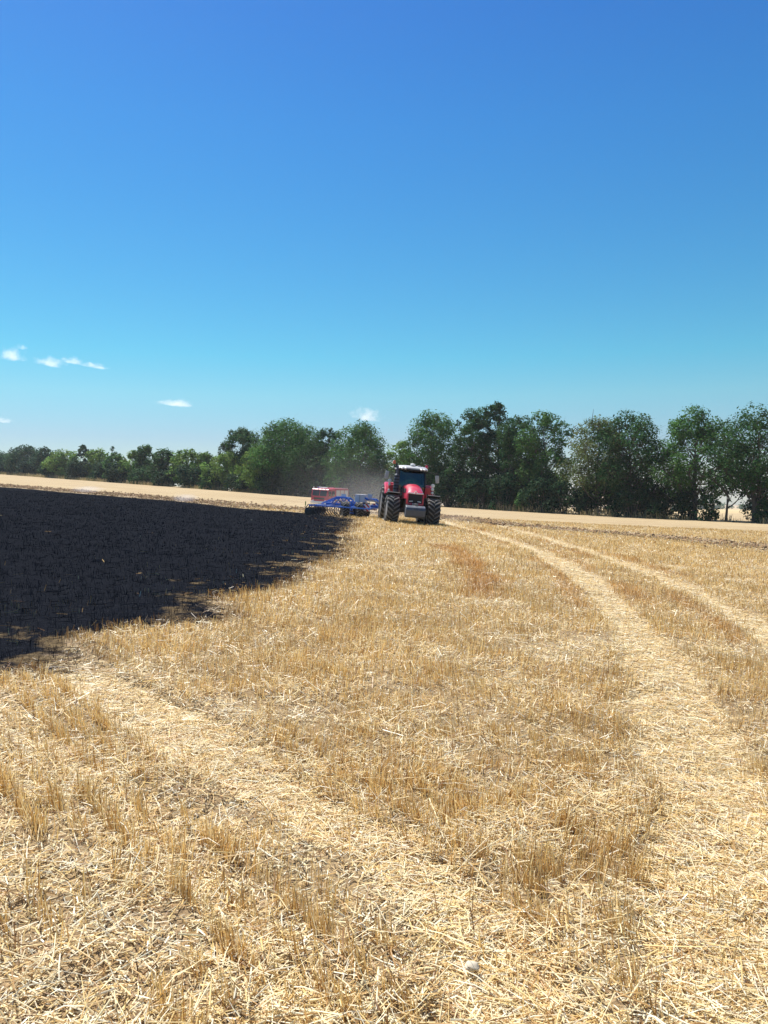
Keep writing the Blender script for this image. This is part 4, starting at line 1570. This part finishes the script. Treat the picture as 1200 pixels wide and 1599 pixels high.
def make_cultivator():
    """local x runs back from the hitch, y is the working width, z up"""
    ox, oy = 1.02, 46.35
    dirx = Vector((-0.985, 0.17))
    ang = math.atan2(dirx.y, dirx.x)
    za, zb = tz(ox, oy), tz(ox + dirx.x * 5.6, oy + dirx.y * 5.6)
    pitch = -math.atan2(zb - za, 5.6)
    C = empty("cultivator", (ox, oy, za), (0, pitch, ang))
    C.scale = (0.94, 0.94, 0.98)
    tag(C, "blue trailed cultivator with spring tines and pneumatic wheels behind the red tractor", "cultivator")
    # after the turn local +y points towards the camera
    b = MB()
    b.box((2.6, 0, 0.72), (4.6, 0.16, 0.16), bevel=0.015)
    b.build("main_beam", M['blue'], C)
    b = MB()
    b.tube([(0.0, 0, 0.55), (0.5, 0, 0.55), (1.1, 0, 0.66), (1.4, 0, 0.72)], 0.07, 8)
    b.tube([(0.25, 0.0, 0.58), (1.5, 0.45, 0.72)], 0.05, 8)
    b.tube([(0.25, 0.0, 0.58), (1.5, -0.45, 0.72)], 0.05, 8)
    b.box((0.03, 0, 0.55), (0.16, 0.5, 0.12), bevel=0.02)
    b.build("drawbar", M['blue'], C)
    b = MB()
    b.box((0.92, 0.08, 0.78), (0.09, 0.09, 0.62), bevel=0.01)
    b.tube([(0.92, 0.08, 1.08), (0.98, 0.2, 1.12)], 0.015)
    b.build("support_jack", M['blue'], C)
    for xx in (1.75, 2.75, 3.6, 4.4, 5.0):
        b = MB()
        b.box((xx, 0, 0.62), (0.11, 3.9, 0.11), bevel=0.012)
        b.build("cross_beam", M['blue'], C)
    # side rails
    for sy in (-1, 1):
        b = MB()
        b.box((3.4, sy * 1.85, 0.62), (3.5, 0.07, 0.07), bevel=0.012)
        b.build("side_rail", M['blue'], C)
    # fold-up truss over the tines
    for sy in (-0.55, 0.55):
        b = MB()
        b.tube([(2.95, sy, 0.70), (3.45, sy, 1.14), (4.10, sy, 1.17), (5.05, sy, 0.72)], 0.05, 6)
        b.tube([(3.45, sy, 1.14), (3.75, sy, 0.70), (4.10, sy, 1.17)], 0.04, 6)
        b.tube([(4.10, sy, 1.17), (4.45, sy, 0.70)], 0.04, 6)
        b.build("truss", M['blue'], C)
    b = MB()
    for xx, zz in ((3.45, 1.14), (4.10, 1.17)):
        b.tube([(xx, -0.6, zz), (xx, 0.6, zz)], 0.05, 6)
    b.build("truss_tie", M['blue'], C)
    # lifting arm at the front with cylinder
    b = MB()
    b.tube([(1.35, 0.5, 0.78), (1.7, 0.5, 1.12), (2.35, 0.5, 1.20)], 0.06, 6)
    b.tube([(1.35, -0.5, 0.78), (1.7, -0.5, 1.12), (2.35, -0.5, 1.20)], 0.06, 6)
    b.tube([(1.7, -0.5, 1.12), (1.7, 0.5, 1.12)], 0.05, 6)
    b.box((2.0, 0, 1.14), (0.75, 0.12, 0.14), bevel=0.02)
    b.build("lifting_arm", M['blue'], C)
    b = MB()
    b.tube([(1.02, 0.62, 0.80), (1.75, 0.62, 1.10)], 0.045, 8)
    b.tube([(1.75, 0.62, 1.10), (2.1, 0.62, 1.2)], 0.022, 8)
    b.build("hydraulic_cylinder", M['steel'], C)
    # blue gusset box between the wheels, pivot plates
    b = MB()
    b.prism([(2.25, 0.52), (2.85, 0.50), (3.0, 0.86), (2.25, 0.86)], 'Y', 0.62, 0.86)
    b.build("axle_box", M['blue'], C)
    b = MB()
    b.box((3.05, 0.72, 0.70), (0.08, 0.30, 0.62), bevel=0.01)
    b.box((2.95, 0.80, 0.28), (0.55, 0.25, 0.06), bevel=0.01)
    b.tube([(2.6, -1.2, 0.42), (2.6, 1.2, 0.42)], 0.05, 8)
    b.tube([(3.35, -1.2, 0.42), (3.35, 1.2, 0.42)], 0.05, 8)
    for yy in (-1.0, 1.0):
        b.tube([(2.6, yy, 0.42), (2.9, yy, 0.70), (3.35, yy, 0.42)], 0.045, 6)
    b.build("axle_bracket", M['blue'], C)
    for xx in (2.55, 3.42):
        for yy in (-1.15, 1.05):
            wl = make_wheel("carriage_wheel", C, (xx, yy, 0.46), 0.48, 0.42, 0.22, 16, 1, M['dark_steel'], 0.022, 0.05, 0.34)
            wl.rotation_euler = (0, 0, R(28))
    # tines
    tine = None
    for r_, xx in enumerate((3.75, 4.4, 5.0, 5.45)):
        for q in range(6):
            yy = -1.75 + 0.62 * q + (0.31 if r_ % 2 else 0)
            if tine is None:
                b = MB()
                b.tube([(0, 0, 0.60), (-0.10, 0, 0.66), (0.16, 0, 0.66), (0.30, 0, 0.45), (0.24, 0, 0.22), (0.06, 0, 0.04), (-0.05, 0, -0.06)], 0.032, 6)
                b.box((-0.05, 0, 0.0), (0.05, 0.14, 0.14), Matrix.Rotation(R(-35), 4, 'Y'))
                tine = b.build("tine", M['tine'], C)
                t2 = tine
            else:
                t2 = link_copy(tine, C)
            t2.location = (xx, yy, 0)
    # a leading row of discs on legs at the back end
    b = MB()
    b.box((5.45, 0, 0.60), (0.09, 3.9, 0.09), bevel=0.01)
    b.build("rear_bar", M['blue'], C)
    disc = None
    for q in range(7):
        yy = -1.8 + 0.6 * q
        if disc is None:
            b = MB()
            b.lathe([(-0.012, 0.24), (0.03, 0.14), (0.04, 0.001)], 'Y', n=20)
            b.tube([(0, 0.03, 0.0), (-0.10, 0.05, 0.22), (-0.05, 0.05, 0.36)], 0.028, 6)
            disc = b.build("levelling_disc", M['dark_steel'], C)
            d2 = disc
        else:
            d2 = link_copy(disc, C)
        d2.location = (5.55, yy, 0.24)
        d2.rotation_euler = (0, 0, R(18))
    # grain of other fittings: hopper, hoses, boards
    b = MB()
    b.box((2.62, 0.15, 1.16), (0.62, 0.85, 0.44), bevel=0.02)
    b.box((2.62, 0.15, 1.395), (0.66, 0.9, 0.03), bevel=0.006)
    hp = b.build("hopper", M['galv'], C)
    b = MB()
    b.box((2.62, 0.59, 1.17), (0.03, 0.02, 0.40))
    b.box((2.93, 0.15, 1.17), (0.02, 0.03, 0.40))
    b.build("hopper_rib", M['steel'], hp)
    b = MB()
    b.tube([(2.45, 0, 0.95), (2.45, 0, 0.75)], 0.09)
    b.tube([(2.8, 0, 0.95), (2.8, 0, 0.75)], 0.09)
    b.build("hopper_outlet", M['black'], hp)
    for bx, by, bz, mm, sz in ((2.02, 1.05, 0.66, 'stripes', 0.42), (2.02, -1.35, 0.66, 'stripes', 0.42), (2.05, 0.2, 1.33, 'galv', 0.30), (4.02, -1.1, 1.20, 'galv', 0.34)):
        b = MB()
        b.box((0, 0, 0), (sz, 0.02, sz * (1.0 if mm == 'stripes' else 0.9)), bevel=0.004)
        wb = b.build("warning_board" if mm == 'stripes' else "marker_plate", M[mm], C, loc=(bx, by, bz), rot=(0, 0, R(-8)))
        b = MB()
        b.tube([(0, -0.03, 0), (0, -0.03, -sz * 0.5 - (0.02 if mm == 'stripes' else 0.35))], 0.02, 6)
        b.build("board_post", M['steel'], wb)
    for k in range(4):
        b = MB()
        yy = -0.12 + 0.08 * k
        b.tube([(-0.1, yy, 0.95), (0.45, yy, 0.80 - 0.02 * k), (1.0, yy * 1.5, 0.95), (1.6, yy * 2, 0.92), (2.3, yy * 2, 0.86)], 0.014, 6)
        b.build("hydraulic_hose", M['black'], C)
    b = MB()
    for k in range(3):
        b.tube([(4.2 + 0.1 * k, 0.7, 0.7), (4.0, 0.72, 0.98), (3.3, 0.7, 0.95), (2.9, 0.7, 0.82)], 0.014, 6)
    b.tube([(3.5, 0.62, 0.78), (4.0, 0.62, 1.0)], 0.04, 8)
    b.build("fold_cylinder", M['steel'], C)
    b = MB()
    b.box((5.72, 1.9, 0.70), (0.05, 0.05, 0.26))
    b.build("width_marker", paint("lime_marker", (0.35, 0.5, 0.05), 0.5), C)
    return C


make_cultivator()


# ------------------------------------------------------------------ fire truck
def make_fire_truck():
    """local -y is the front, x to the right seen from the front, z up"""
    x0, y0 = -6.9, 100.0
    z0 = tz(x0, y0)
    K = empty("fire_truck", (x0, y0, z0), (0, math.atan2(tz(x0 - 1, y0) - tz(x0 + 1, y0), 2.0), R(-24)))
    tag(K, "red fire truck with white light bar and silver locker shutter behind the cultivator", "fire truck")
    b = MB()
    b.prism([(-2.9, 0.72), (-2.9, 1.45), (-2.72, 2.30), (-2.55, 2.42), (-0.95, 2.44), (-0.95, 0.72)], 'X', -1.16, 1.16)
    cab = b.build("cab", M['truck_red'], K)
    bv = cab.modifiers.new("bevel", 'BEVEL')
    bv.width = 0.05
    bv.segments = 2
    b = MB()
    b.box((0, 0.95, 1.55), (2.34, 3.7, 1.75), bevel=0.04)
    b.box((0, 0.95, 2.46), (2.2, 3.5, 0.06), bevel=0.01)
    body = b.build("body", M['truck_red'], K)
    for sx in (-1, 1):
        b = MB()
        b.tube([(sx * 1.05, -0.8, 2.56), (sx * 1.05, 2.7, 2.56)], 0.025, 6)
        for k in range(5):
            b.tube([(sx * 1.05, -0.75 + 0.86 * k, 2.44), (sx * 1.05, -0.75 + 0.86 * k, 2.56)], 0.02, 6)
        b.build("roof_rail", M['shutter'], K)
    # windscreen in two halves, side windows
    for sx in (-1, 1):
        rot = Matrix.Rotation(-math.atan2(0.18, 0.85), 4, 'X')
        b = MB()
        b.box((sx * 0.52, -2.835, 1.86), (0.94, 0.03, 0.70), rot, bevel=0.01)
        b.build("windscreen", M['tglass_solid'], K)
        for yy, ww in ((-2.28, 0.62), (-1.42, 0.72)):
            b = MB()
            b.box((sx * 1.168, yy, 1.86), (0.03, ww, 0.62), bevel=0.01)
            b.build("side_window", M['tglass_solid'], K)
        b = MB()
        b.box((sx * 1.172, -1.87, 1.35), (0.02, 0.02, 1.15))
        b.box((sx * 1.18, -1.7, 1.30), (0.03, 0.16, 0.03), bevel=0.006)
        b.build("door_handle", M['black'], K)
        for yy in (-0.15, 0.98, 2.12):
            b = MB()
            b.box((sx * 1.178, yy, 1.66), (0.02, 0.98, 1.24))
            for k in range(15):
                b.box((sx * 1.188, yy, 1.09 + 0.082 * k), (0.02, 0.96, 0.05))
            b.build("roller_shutter", M['shutter'], K)
        b = MB()
        b.box((sx * 1.18, -0.2, 0.86), (0.015, 5.2, 0.12))
        b.build("reflective_band", M['white'], K)
        b = MB()
        b.lathe([(-0.03, 0.001), (-0.025, 0.09), (0.03, 0.11)], 'Y', c=(sx * 0.85, -2.92, 0.92), n=16)
        b.build("headlight", M['lamp'], K)
        b = MB()
        b.tube([(sx * 1.15, -2.75, 2.2), (sx * 1.38, -2.92, 2.22), (sx * 1.38, -2.92, 1.6), (sx * 1.15, -2.8, 1.5)], 0.02, 6)
        ma = b.build("mirror_arm", M['black'], K)
        b = MB()
        b.box((sx * 1.38, -2.93, 1.98), (0.2, 0.07, 0.40), bevel=0.03)
        b.build("mirror_housing", M['black'], ma)
        for yy in (-1.9, 1.5):
            wl = make_wheel("wheel", K, (sx * 1.0, yy, 0.50), 0.50, 0.32, 0.28, 0, sx, M['rim'])
            b = MB()
            secs = []
            for k in range(9):
                a = R(-80 + 160 * k / 8)
                secs.append([(sx * 0.82, yy + math.sin(a) * 0.60, 0.5 + math.cos(a) * 0.60), (sx * 1.19, yy + math.sin(a) * 0.60, 0.5 + math.cos(a) * 0.60),
                             (sx * 1.19, yy + math.sin(a) * 0.56, 0.5 + math.cos(a) * 0.56), (sx * 0.82, yy + math.sin(a) * 0.56, 0.5 + math.cos(a) * 0.56)])
            b.loft(secs)
            b.build("wheel_arch", M['black'], K)
    b = MB()
    b.box((0, -2.92, 0.72), (2.3, 0.22, 0.30), bevel=0.04)
    b.build("bumper", M['white'], K)
    b = MB()
    b.box((0, -2.915, 1.20), (1.5, 0.03, 0.24), bevel=0.01)
    b.build("radiator_grille", M['black'], K)
    b = MB()
    b.box((0, 0.0, 0.62), (0.9, 5.4, 0.25), bevel=0.02)
    b.build("chassis", M['dark_steel'], K)
    b = MB()
    b.box((0, -2.15, 2.53), (1.35, 0.30, 0.16), bevel=0.05)
    lb = b.build("light_bar", M['white'], K)
    for sx in (-1, 1):
        b = MB()
        b.box((sx * 0.52, -2.15, 2.545), (0.28, 0.32, 0.12), bevel=0.04)
        b.build("blue_beacon", M['bluelens'] if sx < 0 else M['lamp'], lb)
    b = MB()
    b.lathe([(2.42, 0.05), (2.50, 0.09), (2.60, 0.08), (2.62, 0.001)], 'Z', c=(-1.05, -2.5, 0), n=14)
    b.build("search_lamp", M['lamp'], K)
    for xx in (-0.45, 0.0, 0.45):
        b = MB()
        b.lathe([(-0.03, 0.001), (-0.02, 0.08), (0.04, 0.07)], 'Y', c=(xx + 0.25, -2.76, 2.33), n=12)
        b.build("cab_lamp", M['lamp'], K)


m_, t_, p_ = mat_new("dark_truck_window")
p_.inputs['Base Color'].default_value = (0.015, 0.017, 0.02, 1)
p_.inputs['Roughness'].default_value = 0.08
M['tglass_solid'] = m_
make_fire_truck()


# ------------------------------------------------------------------ dust, smoke and clouds
def puff_mat(name, colour, dens, nscale, lo, hi, aniso=0.2, stretch=(1, 1, 1), namp=1.0, flat=False):
    """density falls to nothing towards the rim of a unit ball, broken up by noise"""
    m = bpy.data.materials.new(name)
    m.use_nodes = True
    t = m.node_tree
    t.nodes.clear()
    tc = N(t, "ShaderNodeTexCoord")
    ln = N(t, "ShaderNodeVectorMath", operation='LENGTH')
    t.links.new(tc.outputs['Object'], ln.inputs[0])
    fall = N(t, "ShaderNodeMapRange")
    t.links.new(ln.outputs['Value'], fall.inputs[0])
    fall.inputs[1].default_value = 0.1
    fall.inputs[2].default_value = 0.95
    fall.inputs[3].default_value = 1
    fall.inputs[4].default_value = 0
    fo = fall.outputs[0]
    if flat:
        sz_ = N(t, "ShaderNodeSeparateXYZ")
        t.links.new(tc.outputs['Object'], sz_.inputs[0])
        under = math_n(t, 'MAXIMUM', math_n(t, 'MULTIPLY_ADD', sz_.outputs[2], -3.0, -0.45), 0.0)
        fo = math_n(t, 'SUBTRACT', fo, under)
    mp = N(t, "ShaderNodeMapping")
    mp.inputs['Scale'].default_value = stretch
    if flat:
        oi = N(t, "ShaderNodeObjectInfo")
        t.links.new(oi.outputs['Location'], mp.inputs['Location'])
    t.links.new(tc.outputs['Object'], mp.inputs[0])
    nz = noise(t, mp.outputs[0], nscale, 4, 0.6)
    a = math_n(t, 'SUBTRACT', math_n(t, 'ADD', math_n(t, 'MULTIPLY_ADD', nz, namp, 0.5 - 0.5 * namp), fo), 1.0)
    mr = N(t, "ShaderNodeMapRange")
    t.links.new(a, mr.inputs[0])
    mr.inputs[1].default_value = lo
    mr.inputs[2].default_value = hi
    mr.inputs[3].default_value = 0
    mr.inputs[4].default_value = dens
    v = N(t, "ShaderNodeVolumePrincipled")
    v.inputs['Color'].default_value = (*colour, 1)
    v.inputs['Anisotropy'].default_value = aniso
    t.links.new(mr.outputs[0], v.inputs['Density'])
    o = N(t, "ShaderNodeOutputMaterial")
    t.links.new(v.outputs[0], o.inputs['Volume'])
    return m


def puff(name, loc, size, mat, rot=(0, 0, 0), lump=0.0, flat_base=False, seed=0):
    b = MB()
    bmesh.ops.create_icosphere(b.bm, subdivisions=3, radius=1)
    o = b.build(name, mat, loc=loc, rot=rot, shade=180)
    o.scale = size
    return o


dm = puff_mat("dust_haze", (0.84, 0.82, 0.80), 0.06, 1.6, -0.35, 0.45, 0.3)
o = puff("dust_cloud", (-1.0, 49.5, tz(-1, 49.5) + 0.9), (4.2, 3.2, 2.9), dm)
tag(o, "thin dust raised behind the tractor over the cultivator", "dust", kind='stuff')
o = puff("dust_cloud", (-3.5, 60.0, tz(-3.5, 60) + 1.8), (7.5, 7.0, 4.4), puff_mat("dust_haze_thin", (0.84, 0.84, 0.85), 0.006, 1.4, -0.35, 0.45, 0.3))
tag(o, "faint dust drifting up towards the trees behind the machines", "dust", kind='stuff')
o = puff("dust_cloud", (3.8, 45.0, tz(3.8, 45) + 0.25), (1.9, 1.6, 0.9), dm)
tag(o, "low dust beside the rear tyre of the tractor", "dust", kind='stuff')
sm = puff_mat("smoke_wisp", (0.86, 0.86, 0.92), 0.35, 2.2, -0.25, 0.4, 0.2)
for (x, y, sx, lab) in ((-25.6, 68.0, 2.2, "faint white smoke wisp over the far edge of the burnt ground"), (-14.6, 57.8, 1.5, "faint bluish smoke wisp low over the burnt edge")):
    o = puff("smoke_wisp", (x, y, tz(x, y) + 0.3), (sx, 1.2, 0.5), sm)
    tag(o, lab, "smoke", kind='stuff')

cm = [puff_mat("cloud_vapour", (0.97, 0.96, 0.98), 0.0105, 1.3, -0.12, 0.65, 0.3, (1.9, 1.9, 1.3), 2.3, True)]
CLOUDS = [
    (-1880, 4000, 690, (85, 70, 42), 0, "small puffy white cloud level with the tail of wispy ones at the left"),
    (-1830, 4000, 735, (32, 30, 18), 0, "tiny white shred of cloud just above a puffy one"),
    (-1690, 4000, 655, (105, 70, 32), 10, "white cloud leaning to one side below a wispy streak"),
    (-1585, 4020, 668, (70, 60, 22), 8, "short wispy streak of white cloud beside the leaning one"),
    (-1475, 4020, 645, (100, 60, 17), 9, "thin tail of white cloud stretching away from the wispy streak"),
    (-1050, 4000, 452, (125, 80, 24), 5, "small flat white cloud above the low hedge"),
    (-90, 4000, 385, (95, 80, 40), 10, "small white cloud right above the trees behind the cultivator"),
    (-1925, 4000, 365, (60, 50, 18), 6, "small white cloud low over the far end of the hedge"),
]
for (x, y, z, sz, rr, lab) in CLOUDS:
    o = puff("cloud", (x, y, z), (sz[0] * 1.12, sz[1] * 1.2, sz[2] * 1.7), cm[0], rot=(0, R(rr), R(x * 0.005)))
    tag(o, lab, "cloud", "small clouds over the hedge")


# ------------------------------------------------------------------ summer haze
hz = bpy.data.materials.new("air")
hz.use_nodes = True
hz.node_tree.nodes.clear()
v_ = N(hz.node_tree, "ShaderNodeVolumePrincipled")
v_.inputs['Color'].default_value = (0.82, 0.91, 1.0, 1)
v_.inputs['Density'].default_value = 0.00014
v_.inputs['Anisotropy'].default_value = 0.2
ho_ = N(hz.node_tree, "ShaderNodeOutputMaterial")
hz.node_tree.links.new(v_.outputs[0], ho_.inputs['Volume'])
b = MB()
b.box((0, 1100, -35), (7000, 2900, 130))
o = b.build("haze", hz, shade=0)
tag(o, "thin summer haze in the air over the whole field", "haze", kind='stuff')
